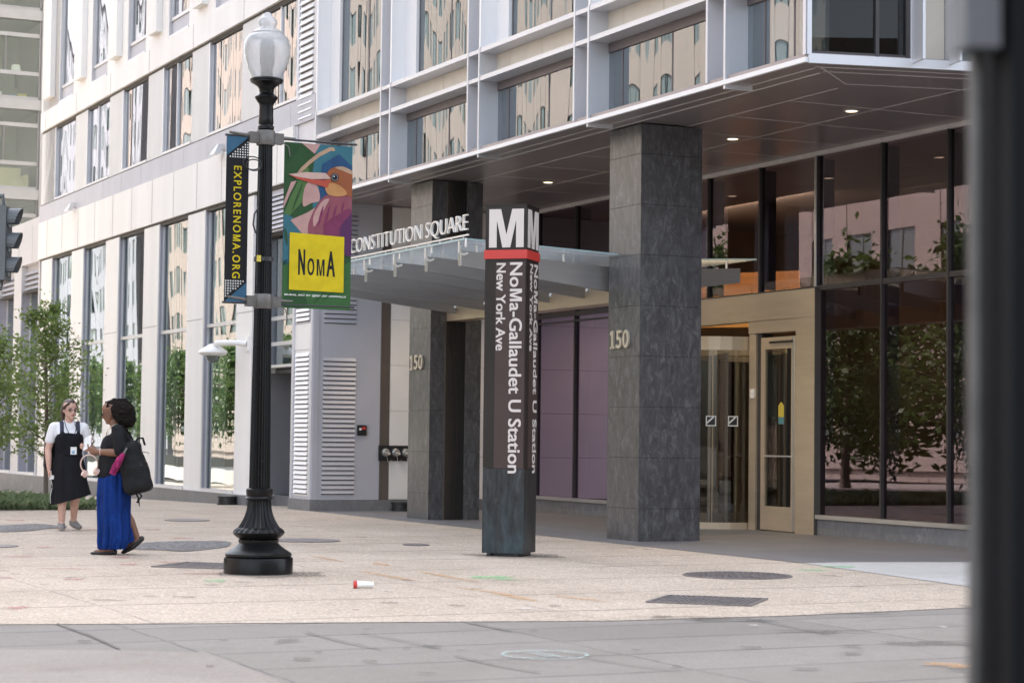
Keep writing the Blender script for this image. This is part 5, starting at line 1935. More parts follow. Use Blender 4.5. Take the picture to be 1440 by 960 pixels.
for fx in range(4):
    rot = Matrix.Rotation(fx * PI / 2, 3, 'Z')
    V = lambda x, y, z: rot @ Vector((x, y, z))
    rt, upv = rot @ Vector((1, 0, 0)), Vector((0, 0, 1))
    pl_ = MB()
    pl_.obox(V(-hw + 0.125, -hw - 0.004, 0.965), rt * (pw - 0.135), rot @ Vector((0, 0.0035, 0)), (0, 0, 2.27))
    pl_.build('sign_plate', 'sign_brown', py)
    mm = MB()
    # heavy sans capital M
    wM, hM, st = 0.40, 0.425, 0.088
    ox, oz = -wM / 2 + 0.005, 3.395
    pts = [(0, 0), (st, 0), (st, hM * 0.72), (wM / 2 - 0.045, 0), (wM / 2 + 0.045, 0), (wM - st, hM * 0.72), (wM - st, 0), (wM, 0), (wM, hM), (wM - 0.135, hM), (wM / 2, hM * 0.33), (0.135, hM), (0, hM)]
    # built from convex pieces
    for poly in ([0, 1, 2, 12], [12, 2, 3, 10, 11], [3, 4, 10], [4, 5, 8, 9, 10], [5, 6, 7, 8]):
        mm.prism([V(ox + pts[i][0], -hw - 0.006, oz + pts[i][1]) for i in poly], rot @ Vector((0, 0.0055, 0)))
    mm.build('letter_m', 'sign_white', py)
    tx = MB()
    put_text(tx, 'NoMa-Gallaudet U Station', V(hw - 0.185, -hw - 0.0045, 3.225), (0, 0, -1), rt, 2.31, 0.142, 0.002, 0.0, 1.0, bold=0.03)
    tx.build('lettering', 'sign_white', py)
    tx = MB()
    put_text(tx, 'New York Ave', V(hw - 0.34, -hw - 0.0045, 3.22), (0, 0, -1), rt, 0.96, 0.105, 0.002, 0.0, 1.0, bold=0.03)
    tx.build('lettering', 'sign_white', py)

# ================================================================ IRONWORK IN THE PAVEMENT
c = G(1037, 809.2)
mh = thing('manhole_cover', 'round cast iron manhole cover with concentric ribs in the paving by the entrance', 'manhole cover', (c.x, c.y, 0))
m = MB()
m.lathe([(0.525, -0.02), (0.525, 0.010), (0.50, 0.012), (0.495, 0.006)], n=64, cap=False)
m.lathe([(0.494, 0.005), (0.0005, 0.005)], n=64, cap=False)
m.build('rim', 'cover_iron', mh)
m = MB()
for i in range(9):
    r = 0.09 + 0.045 * i
    nn = 10 + i * 4
    for k in range(nn):
        a0, a1 = 2 * PI * k / nn, 2 * PI * (k + 0.72) / nn
        pts = [(r * math.cos(a0 + (a1 - a0) * j / 4), r * math.sin(a0 + (a1 - a0) * j / 4), 0.0055) for j in range(5)] + [((r + 0.024) * math.cos(a0 + (a1 - a0) * j / 4), (r + 0.024) * math.sin(a0 + (a1 - a0) * j / 4), 0.0055) for j in range(4, -1, -1)]
        m.prism(pts, (0, 0, 0.009))
m.build('ribs', 'cover_iron', mh)


def grate(label, corners, nx, ny, name='drain_grate', pit='black_metal'):
    p = [G(*q) for q in corners]             # far left, far right, near left
    o = p[2]
    ex, ey = (p[1] - p[0]), (p[0] - p[2])
    ey = ey - ex * (ey.dot(ex) / ex.length_squared)
    ang = math.atan2(ex.y, ex.x)
    L, D = ex.length, ey.length
    t_ = thing(name, label, 'drain grate', (o.x, o.y, 0), ang)
    mb = MB()
    fw = 0.035
    z0_, z1_ = 0.002, 0.014
    mb.box(0, L, 0, fw, z0_, z1_)
    mb.box(0, L, D - fw, D, z0_, z1_)
    mb.box(0, fw, fw, D - fw, z0_, z1_)
    mb.box(L - fw, L, fw, D - fw, z0_, z1_)
    mb.build('frame', 'cover_iron', t_)
    mb = MB()
    for i in range(1, nx):
        x = fw + (L - 2 * fw) * i / nx
        mb.box(x - 0.009, x + 0.009, fw, D - fw, 0.003, 0.012)
    for j in range(1, ny):
        y = fw + (D - 2 * fw) * j / ny
        mb.box(fw, L - fw, y - 0.012, y + 0.012, 0.0035, 0.0125)
    mb.build('bars', 'cover_iron', t_)
    mb = MB()
    mb.box(fw, L - fw, fw, D - fw, 0.0015, 0.0025)
    mb.build('pit', pit, t_)
    return t_


grate('rectangular iron drain grate with square holes in front of the manhole cover', [(922, 837), (1063, 842), (908, 847)], 17, 6)
grate('low iron drain grate partly hidden behind the street lamp base', [(232, 790), (326, 793), (212, 797)], 11, 1, pit='pale_iron')
for u, v, wpx, dpx, lab in ((585, 766, 38, 2.6, 'small dark utility lid in the paving left of the station pylon'), (430, 760, 96, 5, 'wide gray utility lid in the paving right of the street lamp'),
                            (263, 731.5, 62, 3, 'thin gray utility lid in the paving right of the woman in blue'), (5, 768, 40, 3, 'dark utility lid at the left edge of the paving')):
    c, c1, c2 = G(u, v), G(u, v + dpx / 2), G(u, v - dpx / 2)
    o = thing('utility_lid', lab, 'utility lid', (c.x, c.y, zg((c - P0).dot(A))))
    rx, ry = wpx / FPX * c.y / 2, (c2 - c1).length / 2
    m = MB()
    m.loft([(0, 0, 0.002, rx, ry), (0, 0, 0.010, rx, ry), (0, 0, 0.0101, rx * 0.93, ry * 0.93), (0, 0, 0.007, rx * 0.92, ry * 0.92)], n=40)
    m.build('lid', 'cover_iron', o)

# litter
c = G(511, 827)
lt = thing('litter_cup', 'crushed white paper cup with a red end lying on the paving', 'litter', (c.x, c.y, 0.035), 0.15)
m = MB()
m.tube([(-0.085, 0, 0.0), (-0.055, 0, 0.0)], [0.033, 0.034], 16)
m.build('lid', 'sign_red', lt, smooth=40)
m = MB()
m.tube([(-0.0545, 0, 0.0), (0.0, 0, 0.002), (0.085, 0, -0.004)], [0.033, 0.031, 0.027], 16, flat=0.9)
m.build('cup_body', 'white_plastic', lt, smooth=40)

# ================================================================ FITTINGS ON THE WALLS
fc = thing('fire_hose_connection', 'dark plate with three chrome hose inlets on the white limestone wall', 'hose connection', W(0.78, 10.55, 0.87), TH)
m = MB()
m.box(-0.005, 0.64, -0.02, -0.002, 0, 0.27)
m.build('back_plate', 'black_metal', fc)
for i in range(3):
    x = 0.12 + 0.19 * i
    m = MB()
    m.tube([(x, -0.021, 0.15), (x, -0.05, 0.15), (x, -0.052, 0.15), (x, -0.11, 0.14)], [0.07, 0.07, 0.052, 0.05], 18)
    m.tube([(x - 0.03, -0.105, 0.14), (x + 0.05, -0.125, 0.12)], [0.02, 0.02], 8)
    m.build('hose_inlet', 'steel', fc, smooth=40)
    m = MB()
    m.tube([(x, -0.09, 0.10), (x + 0.02, -0.08, 0.0), (x + 0.06, -0.06, -0.05), (x + 0.11, -0.04, 0.02)], 0.006, 6)
    m.build('chain', 'steel', fc)
kp = thing('door_keypad', 'small black keypad box on the gray louvred tower', 'keypad', W(0.37, 10.565, 1.31), TH)
m = MB()
m.box(0, 0.17, -0.04, -0.001, 0, 0.18)
m.build('housing', 'black_metal', kp)
m = MB()
m.box(0.08, 0.15, -0.0425, -0.0405, 0.10, 0.15)
m.build('display', 'sign_red', kp)
m = MB()
m.box(0.03, 0.07, -0.0425, -0.0405, 0.09, 0.13)
m.build('button', 'white_plastic', kp)
for lab, (t, s) in (('low black round uplight box at the foot of the white stone pier', (-0.72, 14.35)), ('low black round uplight box at the foot of the limestone wall', (1.12, 10.30))):
    o = thing('uplight', lab, 'ground light', W(t, s, zg(s)), TH)
    m = MB()
    m.lathe([(0.19, 0.0), (0.19, 0.035), (0.17, 0.04), (0.17, 0.13), (0.19, 0.135), (0.19, 0.165)], n=24)
    m.build('housing', 'black_metal', o, smooth=35)
    m = MB()
    m.lathe([(0.15, 0.166), (0.15, 0.170)], n=24)
    m.build('lens', 'far_glass', o)
# dome camera on the pier
cs = 13.95
dc = thing('security_camera', 'white dome security camera on a bracket in front of a white stone pier', 'security camera', W(-0.50, cs, 3.0), TH)
m = MB()
m.box(-0.03, -0.001, -0.10, 0.10, -0.14, 0.14)
m.tube([(-0.03, 0, 0.0), (-0.20, 0.12, 0.02), (-0.40, 0.62, 0.03), (-0.42, 0.72, -0.03)], [0.055, 0.055, 0.055, 0.05], 12)
m.build('bracket', 'white_plastic', dc, smooth=50)
m = MB()
m.lathe([(0.06, 0.02), (0.12, -0.02), (0.20, -0.07), (0.27, -0.12), (0.28, -0.15), (0.24, -0.19), (0.15, -0.21)], (-0.42, 0.80, 0), 28)
m.build('hood', 'white_plastic', dc, smooth=50)
m = MB()
m.ball((-0.42, 0.80, -0.21), 0.135, 20)
m.build('dome', 'far_glass', dc, smooth=80)
for lab, (t, s, z) in (('tiny floodlight on the gray band above the lamp banner', (-0.50, 15.6, 6.86)), ('tiny floodlight on the gray band near the far corner', (-0.50, 27.3, 6.86))):
    o = thing('floodlight', lab, 'floodlight', W(t, s, z), TH)
    m = MB()
    m.prism([(-0.25, -0.14, -0.10), (-0.25, 0.14, -0.10), (-0.12, 0, 0.12)], (0.12, 0, 0))
    m.build('housing', 'steel', o)
    m = MB()
    m.tube([(-0.001, 0, 0), (-0.13, 0, 0)], 0.02, 8)
    m.build('bracket', 'steel', o)

# ================================================================ TRAFFIC SIGNAL (cut off by the left edge)
sg = Vector((-6.455, 25.9, 0))
ts = thing('traffic_signal', 'gray traffic signal head seen from the side at the left edge', 'traffic signal', (sg.x, sg.y, 3.2), 0)
m = MB()
m.box(-0.14, 0.03, -0.17, 0.17, 0.02, 0.96)
m.build('housing', 'gray_paint', ts)
for i in range(3):
    z = 0.19 + 0.31 * i
    m = MB()
    for k in range(12):
        a0, a1 = PI * (-0.15 + 1.3 * k / 12), PI * (-0.15 + 1.3 * (k + 1) / 12)
        q = 0.135
        m.prism([(0.031, q * math.cos(a0), z + q * math.sin(a0)), (0.031, q * math.cos(a1), z + q * math.sin(a1)), (0.15 + 0.05 * math.sin(a1), q * math.cos(a1), z + q * math.sin(a1)), (0.15 + 0.05 * math.sin(a0), q * math.cos(a0), z + q * math.sin(a0))],
                (0, -0.006 * math.cos(a0), -0.006 * math.sin(a0)))
    m.build('visor', 'gray_paint', ts, smooth=30)
    m = MB()
    m.tube([(0.03, 0, z), (0.042, 0, z)], 0.115, 20)
    m.build('lens', 'far_glass', ts)
m = MB()
m.tube([(-0.05, 0, 0.96), (-0.05, 0, 1.10), (-0.7, 0, 1.12)], 0.03, 10)
m.tube([(-0.05, 0, 0.02), (-0.05, 0, -0.08), (-0.7, 0, -0.10)], 0.03, 10)
m.tube([(-0.75, 0, -3.2), (-0.75, 0, 1.4)], 0.10, 16)
m.build('pole', 'gray_paint', ts, smooth=40)

# ================================================================ DARK POST CLOSE TO THE VIEWER
fy = 2.6
x0 = (1398 - 720) / FPX * fy
fp = thing('black_signal_post', 'blurred black post with a gray conduit, close to the viewer at the right edge', 'post', (x0, fy, 0), 0.10)
m = MB()
m.box(0.006, 0.30, -0.05, 0.06, -0.14, 4.2)
m.build('post', 'post_black', fp)
m = MB()
m.tube([(-0.010, 0.04, -0.14), (-0.010, 0.04, 4.2)], 0.0105, 16)
m.build('conduit', 'clamp', fp, smooth=60)
m = MB()
m.box(-0.050, -0.004, -0.04, 0.02, 1.800, 1.98)
m.build('bracket_box', 'clamp_gray', fp)
#OBJ_END

# ================================================================ PEOPLE
def cone_hull(bm, spheres, n=10):
    """convex hull of a few spheres, added to bm"""
    t = bmesh.new()
    for c, r in spheres:
        c = Vector(c)
        rr = r if isinstance(r, (tuple, list)) else (r, r, r)
        for i in range(7):
            ph = PI * i / 6
            for k in range(n if 0 < i < 6 else 1):
                a = 2 * PI * k / n
                t.verts.new((c.x + rr[0] * math.sin(ph) * math.cos(a), c.y + rr[1] * math.sin(ph) * math.sin(a), c.z + rr[2] * math.cos(ph)))
    res = bmesh.ops.convex_hull(t, input=t.verts[:])
    junk = list({e for e in res['geom_interior'] + res['geom_unused'] if isinstance(e, bmesh.types.BMVert)})
    if junk:
        bmesh.ops.delete(t, geom=junk, context='VERTS')
    m2 = {}
    for v in t.verts:
        m2[v] = bm.verts.new(v.co)
    for f in t.faces:
        try:
            bm.faces.new([m2[v] for v in f.verts])
        except ValueError:
            pass
    t.free()


def blob(name, parts, voxel, mats, parent, smooth_it=4, paint=None, displace=None):
    """parts: list of sphere lists; each list becomes a hull; all fuse into ONE continuous surface"""
    bm = bmesh.new()
    for p in parts:
        cone_hull(bm, p)
    bmesh.ops.recalc_face_normals(bm, faces=bm.faces)
    me = bpy.data.meshes.new(name)
    bm.to_mesh(me)
    bm.free()
    tmp = bpy.data.objects.new(name + '_raw', me)
    COL.objects.link(tmp)
    md = tmp.modifiers.new('r', 'REMESH')
    md.mode = 'VOXEL'
    md.voxel_size = voxel
    sm = tmp.modifiers.new('s', 'SMOOTH')
    sm.iterations = smooth_it
    sm.factor = 0.5
    dg = bpy.context.evaluated_depsgraph_get()
    me2 = bpy.data.meshes.new_from_object(tmp.evaluated_get(dg))
    bpy.data.objects.remove(tmp)
    bpy.data.meshes.remove(me)
    me2.name = name
    if displace:
        nr = [v.normal.copy() for v in me2.vertices]
        for v, n_ in zip(me2.vertices, nr):
            v.co = v.co + n_ * displace(v.co)
    me2.materials.clear()
    for m_ in (mats if isinstance(mats, (list, tuple)) else [mats]):
        me2.materials.append(M[m_])
    for p in me2.polygons:
        p.use_smooth = True
        if paint:
            p.material_index = paint(p.center)
        else:
            p.material_index = 0
    me2.update()
    o = bpy.data.objects.new(name, me2)
    COL.objects.link(o)
    o.parent = parent
    return o


def limb(*pts):
    """chain of (point, radius) -> hulls between neighbours"""
    return [[pts[i], pts[i + 1]] for i in range(len(pts) - 1)]


def hand(wrist, fwd, palm_n, side, curl=0.5, s=1.0):
    """palm, four bent fingers and a thumb; fwd along the hand, palm_n out of the palm, side towards the thumb"""
    w, f, n_, sd = Vector(wrist), Vector(fwd).normalized(), Vector(palm_n).normalized(), Vector(side).normalized()
    out = []
    k = w + f * 0.085 * s
    out.append([(w, 0.022 * s), (w + f * 0.04 * s + sd * 0.018 * s, 0.018 * s), (k + sd * 0.026 * s, 0.013 * s), (k - sd * 0.030 * s, 0.012 * s), (w + f * 0.04 * s - sd * 0.02 * s, 0.016 * s)])
    for i, (off, L) in enumerate(((0.027, 0.062), (0.009, 0.072), (-0.010, 0.067), (-0.029, 0.052))):
        a = k + sd * off * s
        c1 = curl * 0.8
        d1 = (f * math.cos(c1) + n_ * math.sin(c1)).normalized()
        b = a + d1 * L * 0.5 * s
        c2 = curl * 1.9
        d2 = (f * math.cos(c2) + n_ * math.sin(c2)).normalized()
        c = b + d2 * L * 0.55 * s
        out += limb((a, 0.0095 * s), (b, 0.0088 * s), (c, 0.0075 * s))
    a = w + f * 0.025 * s + sd * 0.022 * s
    b = a + (f * 0.6 + sd * 0.75 + n_ * 0.25).normalized() * 0.042 * s
    c = b + (f * 0.85 + sd * 0.1 + n_ * 0.5).normalized() * 0.034 * s
    out += limb((a, 0.013 * s), (b, 0.0105 * s), (c, 0.0085 * s))
    return out


def head(c, fwd, s=1.0, down=0.0):
    """skull, jaw, nose, ears, brow; c = middle of the head, height about 0.235*s"""
    f = Vector((fwd[0], fwd[1], 0)).normalized()
    l = Vector((-f.y, f.x, 0))
    u = Vector((0, 0, 1))
    ff = (f * math.cos(down) - u * math.sin(down))
    uu = (u * math.cos(down) + f * math.sin(down))
    P = lambda a, b_, d: Vector(c) + (ff * a + l * b_ + uu * d) * s
    parts = [[(P(-0.015, 0, 0.045), 0.083 * s), (P(0.022, 0, 0.050), 0.074 * s), (P(0.0, 0, 0.0), 0.072 * s)],
             [(P(0.035, 0.025, 0.005), 0.045 * s), (P(0.035, -0.025, 0.005), 0.045 * s), (P(0.052, 0, -0.075), 0.030 * s), (P(0.02, 0.035, -0.045), 0.032 * s), (P(0.02, -0.035, -0.045), 0.032 * s)],
             [(P(0.062, 0, -0.088), 0.022 * s), (P(0.055, 0, -0.06), 0.03 * s)],
             [(P(0.086, 0, 0.012), 0.010 * s), (P(0.104, 0, -0.024), 0.0125 * s), (P(0.088, 0.010, -0.030), 0.009 * s), (P(0.088, -0.010, -0.030), 0.009 * s)],
             [(P(0.076, 0.030, 0.022), 0.013 * s), (P(0.076, -0.030, 0.022), 0.013 * s)],
             [(P(0.080, 0.014, -0.055), 0.010 * s), (P(0.080, -0.014, -0.055), 0.010 * s), (P(0.084, 0, -0.052), 0.010 * s)],
             [(P(-0.005, 0.078, 0.0), (0.016 * s, 0.010 * s, 0.028 * s))], [(P(-0.005, -0.078, 0.0), (0.016 * s, 0.010 * s, 0.028 * s))]]
    marks = dict(eyes=[P(0.074, 0.031, 0.006), P(0.074, -0.031, 0.006)], mouth=[P(0.09, 0.012, -0.055), P(0.09, -0.012, -0.055), P(0.093, 0, -0.055)],
                 brows=[P(0.084, 0.034, 0.030), P(0.084, -0.034, 0.030)], P=P)
    return parts, marks


def face_paint(marks, extra=None, s=1.0):
    def f(c):
        if extra:
            e = extra(c)
            if e is not None:
                return e
        for p in marks['eyes']:
            if (c - p).length < 0.013 * s:
                return 1
        for p in marks['mouth']:
            if (c - p).length < 0.012 * s:
                return 2
        for p in marks['brows']:
            d = c - p
            if abs(d.z) < 0.005 and d.length < 0.02 * s:
                return 1
        return 0
    return f


def skin(name, col):
    m, nt, out = nodes_of(name)
    p = N(nt, 'ShaderNodeBsdfPrincipled', Roughness=0.5)
    n1 = noise(nt, coords(nt), 14, 4, 0.6)
    nt.links.new(ramp(nt, n1, [(0.3, tuple(c * 0.88 for c in col)), (0.7, tuple(min(1, c * 1.1) for c in col))]), p.inputs['Base Color'])
    p.inputs['Subsurface Weight'].default_value = 0.12
    p.inputs['Subsurface Radius'].default_value = (0.012, 0.005, 0.003)
    nt.links.new(p.outputs[0], out.inputs['Surface'])
    return m


def cloth(name, col, var=0.15, fold=0.35, sc_=9.0, rough=0.85):
    m, nt, out = nodes_of(name)
    p = N(nt, 'ShaderNodeBsdfPrincipled', Roughness=rough)
    v = coords(nt, (1, 1, 0.45))
    n1 = noise(nt, v, sc_, 4, 0.6, 0.6)
    nt.links.new(ramp(nt, n1, [(0.3, tuple(c * (1 - var) for c in col)), (0.7, tuple(min(1, c * (1 + var)) for c in col))]), p.inputs['Base Color'])
    b = N(nt, 'ShaderNodeBump', Strength=fold, Distance=0.04)
    nt.links.new(n1, b.inputs['Height'])
    nt.links.new(b.outputs[0], p.inputs['Normal'])
    p.inputs['Specular IOR Level'].default_value = 0.15
    nt.links.new(p.outputs[0], out.inputs['Surface'])
    return m


M['skin_dark'] = skin('brown_skin', (0.20, 0.095, 0.055))
M['skin_fair'] = skin('fair_skin', (0.60, 0.37, 0.29))
M['eye_dark'] = principled('dark_eye_and_brow', (0.02, 0.014, 0.012), 0.4)
M['lips'] = principled('lip_tone', (0.26, 0.08, 0.075), 0.5)
M['lips_pale'] = principled('pale_lip_tone', (0.46, 0.19, 0.17), 0.5)
M['hair_black'] = principled('black_curly_hair', (0.014, 0.011, 0.010), 0.8, spec=0.08, var=0.5, vscale=60, bump=1.0, bscale=85)
M['hair_brown'] = principled('brown_tied_hair', (0.055, 0.030, 0.018), 0.45, var=0.3, vscale=30, stretch=(1, 1, 4), bump=0.4, bscale=60)
M['cloth_black'] = cloth('black_fabric', (0.016, 0.016, 0.018))
M['cloth_dress'] = cloth('black_dress_fabric', (0.013, 0.013, 0.016), fold=0.5)
M['cloth_blue'] = cloth('cobalt_blue_fabric', (0.007, 0.032, 0.165), 0.35, 1.0, 10)
M['cloth_white'] = cloth('white_cotton', (0.80, 0.80, 0.82), 0.03, 0.25)
M['pack_black'] = principled('black_nylon', (0.010, 0.010, 0.011), 0.6, spec=0.2, var=0.2, vscale=14, bump=0.3, bscale=25)
M['pack_navy'] = principled('navy_webbing', (0.025, 0.03, 0.06), 0.6)
M['shoe_gray'] = principled('gray_knit_shoe', (0.20, 0.19, 0.18), 0.75, var=0.3, vscale=40)
M['shoe_sole'] = principled('pale_rubber_sole', (0.50, 0.49, 0.47), 0.7)
M['shoe_black'] = principled('black_leather_shoe', (0.014, 0.013, 0.013), 0.35)
M['magenta'] = principled('magenta_plastic', (0.50, 0.03, 0.17), 0.35, var=0.15, vscale=20)
M['magenta_print'] = cloth('magenta_patterned_cloth', (0.26, 0.025, 0.10), 0.75, 0.5, 34)
M['rose_gold'] = principled('rose_plastic', (0.62, 0.44, 0.38), 0.45)
M['badge_blue'] = principled('blue_card', (0.25, 0.45, 0.62), 0.4)
M['phone_black'] = principled('phone_glass', (0.01, 0.01, 0.012), 0.12)
M['glasses'] = principled('dark_glasses_frame', (0.02, 0.016, 0.014), 0.3)


def glasses(marks, parent, s=1.0):
    P = marks['P']
    m = MB()
    for sg_ in (1, -1):
        pts = [P(0.094, sg_ * (0.033 + 0.024 * math.cos(a)), 0.004 + 0.018 * math.sin(a)) for a in [2 * PI * i / 14 for i in range(15)]]
        m.tube(pts, 0.0026 * s, 6)
        m.tube([P(0.092, sg_ * 0.058, 0.010), P(0.04, sg_ * 0.084, 0.012), P(-0.01, sg_ * 0.088, 0.010)], 0.0024 * s, 6)
    m.tube([P(0.096, 0.010, 0.008), P(0.098, 0, 0.011), P(0.096, -0.010, 0.008)], 0.0024 * s, 6)
    m.build('eyeglasses', 'glasses', parent, smooth=60)


# ---- woman in the long blue skirt (local: x forward, y left, z up)
g1 = G(163, 779)
BZ = math.pi + 0.06
p1 = thing('person', 'woman walking left in a black jacket and long blue skirt, looking at her phone', 'person', (g1.x, g1.y, 0), BZ)
hp, mk = head((0.075, 0, 1.515), (1, 0), 1.02, 0.22)
elL, elR = (-0.06, 0.245, 1.09), (-0.03, -0.235, 1.09)
wrL, wrR = (0.195, 0.125, 1.10), (0.20, -0.055, 1.09)
parts = list(hp)
parts += limb(((0.005, 0, 1.33), 0.062), ((0.055, 0, 1.43), 0.056))
parts += [[((-0.01, 0.13, 1.30), 0.06), ((-0.01, -0.13, 1.30), 0.06), ((0.02, 0, 1.16), (0.12, 0.15, 0.12)), ((0.01, 0, 0.98), (0.12, 0.145, 0.10))],
          [((0.01, 0, 0.98), (0.12, 0.145, 0.10)), ((0.0, 0, 0.86), (0.14, 0.17, 0.10))]]
parts += limb(((-0.02, 0.18, 1.30), 0.056), (elL, 0.046), ((0.07, 0.19, 1.095), 0.042), (wrL, 0.029))
parts += limb(((-0.02, -0.18, 1.30), 0.056), (elR, 0.046), ((0.08, -0.15, 1.09), 0.042), (wrR, 0.029))
parts += hand(wrL, (0.95, -0.35, 0.12), (0.1, -0.55, 0.8), (0.25, -0.2, 0.9), 0.75, 1.05)
parts += hand(wrR, (0.95, 0.35, 0.10), (0.1, 0.55, 0.8), (0.25, 0.2, 0.9), 0.75, 1.05)
# legs: left leg planted in front, right leg trailing with its heel up
parts += limb(((0.0, 0.09, 0.84), 0.10), ((0.06, 0.09, 0.48), 0.066), ((0.045, 0.085, 0.30), 0.056), ((0.045, 0.085, 0.085), 0.037))
parts += [[((0.03, 0.085, 0.045), 0.034), ((0.10, 0.085, 0.045), 0.034), ((0.21, 0.08, 0.026), 0.022)], [((0.045, 0.085, 0.085), 0.036), ((0.06, 0.085, 0.05), 0.036)]]
parts += limb(((0.0, -0.08, 0.84), 0.10), ((-0.03, -0.08, 0.50), 0.066), ((-0.135, -0.08, 0.34), 0.056), ((-0.215, -0.08, 0.165), 0.036))
parts += [[((-0.235, -0.08, 0.14), 0.034), ((-0.215, -0.08, 0.165), 0.034), ((-0.13, -0.08, 0.07), 0.030), ((-0.075, -0.08, 0.03), 0.020)]]
b1 = blob('body', parts, 0.0065, ['skin_dark', 'eye_dark', 'lips'], p1, 3, face_paint(mk))
glasses(mk, p1)


def curls(amp, f1, f2):
    return lambda c: amp * (0.7 * mnoise.noise(c * f1) + 0.5 * mnoise.noise(c * f2) + 0.15)


blob('hair', [[((0.035, 0.0, 1.600), 0.070), ((-0.03, 0, 1.575), 0.095)], [((-0.06, 0.05, 1.52), 0.105), ((-0.06, -0.05, 1.52), 0.105), ((-0.03, 0, 1.58), 0.095)],
              [((-0.085, 0.05, 1.45), 0.090), ((-0.085, -0.05, 1.45), 0.090), ((-0.06, 0, 1.52), 0.11)], [((0.035, 0.075, 1.55), 0.045), ((-0.02, 0.095, 1.47), 0.055)],
              [((0.035, -0.075, 1.55), 0.045), ((-0.02, -0.095, 1.47), 0.055)], [((0.11, -0.055, 1.590), 0.030), ((0.135, -0.075, 1.53), 0.022), ((0.125, -0.085, 1.46), 0.015)],
              [((0.055, 0, 1.622), 0.045), ((0.118, 0.0, 1.600), 0.034), ((0.10, 0.05, 1.59), 0.03)], [((0.118, 0.0, 1.600), 0.03), ((0.145, -0.045, 1.555), 0.022)]], 0.009, 'hair_black', p1, 1, None, curls(0.022, 26, 55))
jk = [[((-0.01, 0.135, 1.325), 0.066), ((-0.01, -0.135, 1.325), 0.066), ((-0.02, 0.10, 1.16), (0.135, 0.10, 0.12)), ((-0.02, -0.10, 1.16), (0.135, 0.10, 0.12))],
      [((0.075, 0.085, 1.19), 0.095), ((0.075, -0.085, 1.19), 0.095), ((-0.03, 0, 1.20), (0.11, 0.17, 0.12))],
      [((0.08, 0.085, 1.17), 0.10), ((0.08, -0.085, 1.17), 0.10), ((0.035, 0, 1.0), (0.175, 0.20, 0.09)), ((0.035, 0, 0.90), (0.19, 0.215, 0.05))],
      [((0.04, 0, 0.90), (0.185, 0.215, 0.05)), ((0.06, 0, 0.835), (0.165, 0.205, 0.03))]]
jk += limb(((-0.015, 0.18, 1.325), 0.073), ((-0.045, 0.235, 1.19), 0.072), ((-0.055, 0.245, 1.105), 0.066))
jk += limb(((-0.015, -0.18, 1.325), 0.073), ((-0.03, -0.225, 1.19), 0.072), ((-0.03, -0.235, 1.105), 0.066))
blob('jacket', jk, 0.010, 'cloth_black', p1, 5, None, lambda c: 0.008 * mnoise.noise(Vector((c.x * 9, c.y * 9, c.z * 16))))
m = MB()
m.tube([(0.115, 0.085, 1.31), (0.07, 0.10, 1.37), (0.0, 0.085, 1.405), (-0.04, 0, 1.41)], 0.004, 6)
m.tube([(0.115, 0.085, 1.31), (0.13, 0.0, 1.28), (0.115, -0.085, 1.31)], 0.004, 6)
m.build('necklace', 'number_bronze', p1, smooth=60)


def skirt_fold(amp, nf, ph=0.0):
    def f(a, fr):
        return 1 + amp * (0.25 + fr) * (math.sin(nf * a + ph + 1.5 * fr) * 0.6 + 0.4 * math.sin((nf * 1.7) * a + 2.1 + ph))
    return f


sk = [(0.02, 0, 0.90, 0.155, 0.19), (0.03, 0, 0.80, 0.178, 0.21), (0.035, 0, 0.62, 0.178, 0.215), (0.03, 0.0, 0.42, 0.172, 0.21), (0.02, 0.01, 0.26, 0.168, 0.20), (0.025, 0.02, 0.14, 0.160, 0.19), (0.04, 0.03, 0.060, 0.135, 0.16)]
m = MB()
m.loft([r for r in sk], n=88, cap=False, fold=skirt_fold(0.12, 12))
so_ = m.build('skirt', 'cloth_blue', p1, smooth=75)
m = MB()
m.tube([(-0.03, -0.02, 0.30), (-0.09, -0.03, 0.22), (-0.13, -0.04, 0.12)], [0.07, 0.07, 0.05], 16, flat=1.3)
m.build('skirt_panel', 'cloth_blue', p1, smooth=75)
for nm, ps in (('shoe', [[((0.005, 0.085, 0.030), (0.034, 0.036, 0.030)), ((0.10, 0.085, 0.020), (0.04, 0.042, 0.020)), ((0.235, 0.078, 0.016), (0.03, 0.026, 0.016))]]),
               ('shoe', [[((-0.262, -0.08, 0.165), (0.03, 0.036, 0.034)), ((-0.165, -0.08, 0.075), (0.036, 0.042, 0.03)), ((-0.07, -0.08, 0.018), (0.03, 0.030, 0.016))]])):
    blob(nm, ps, 0.006, 'shoe_black', p1, 2)
m = MB()
m.tube([(wrL[0] - 0.025 + 0.0 * math.cos(a), wrL[1] + 0.012 + 0.036 * math.cos(a), wrL[2] + 0.036 * math.sin(a)) for a in [2 * PI * i / 16 for i in range(17)]], 0.006, 6)
m.build('bracelet', 'rose_gold', p1, smooth=60)

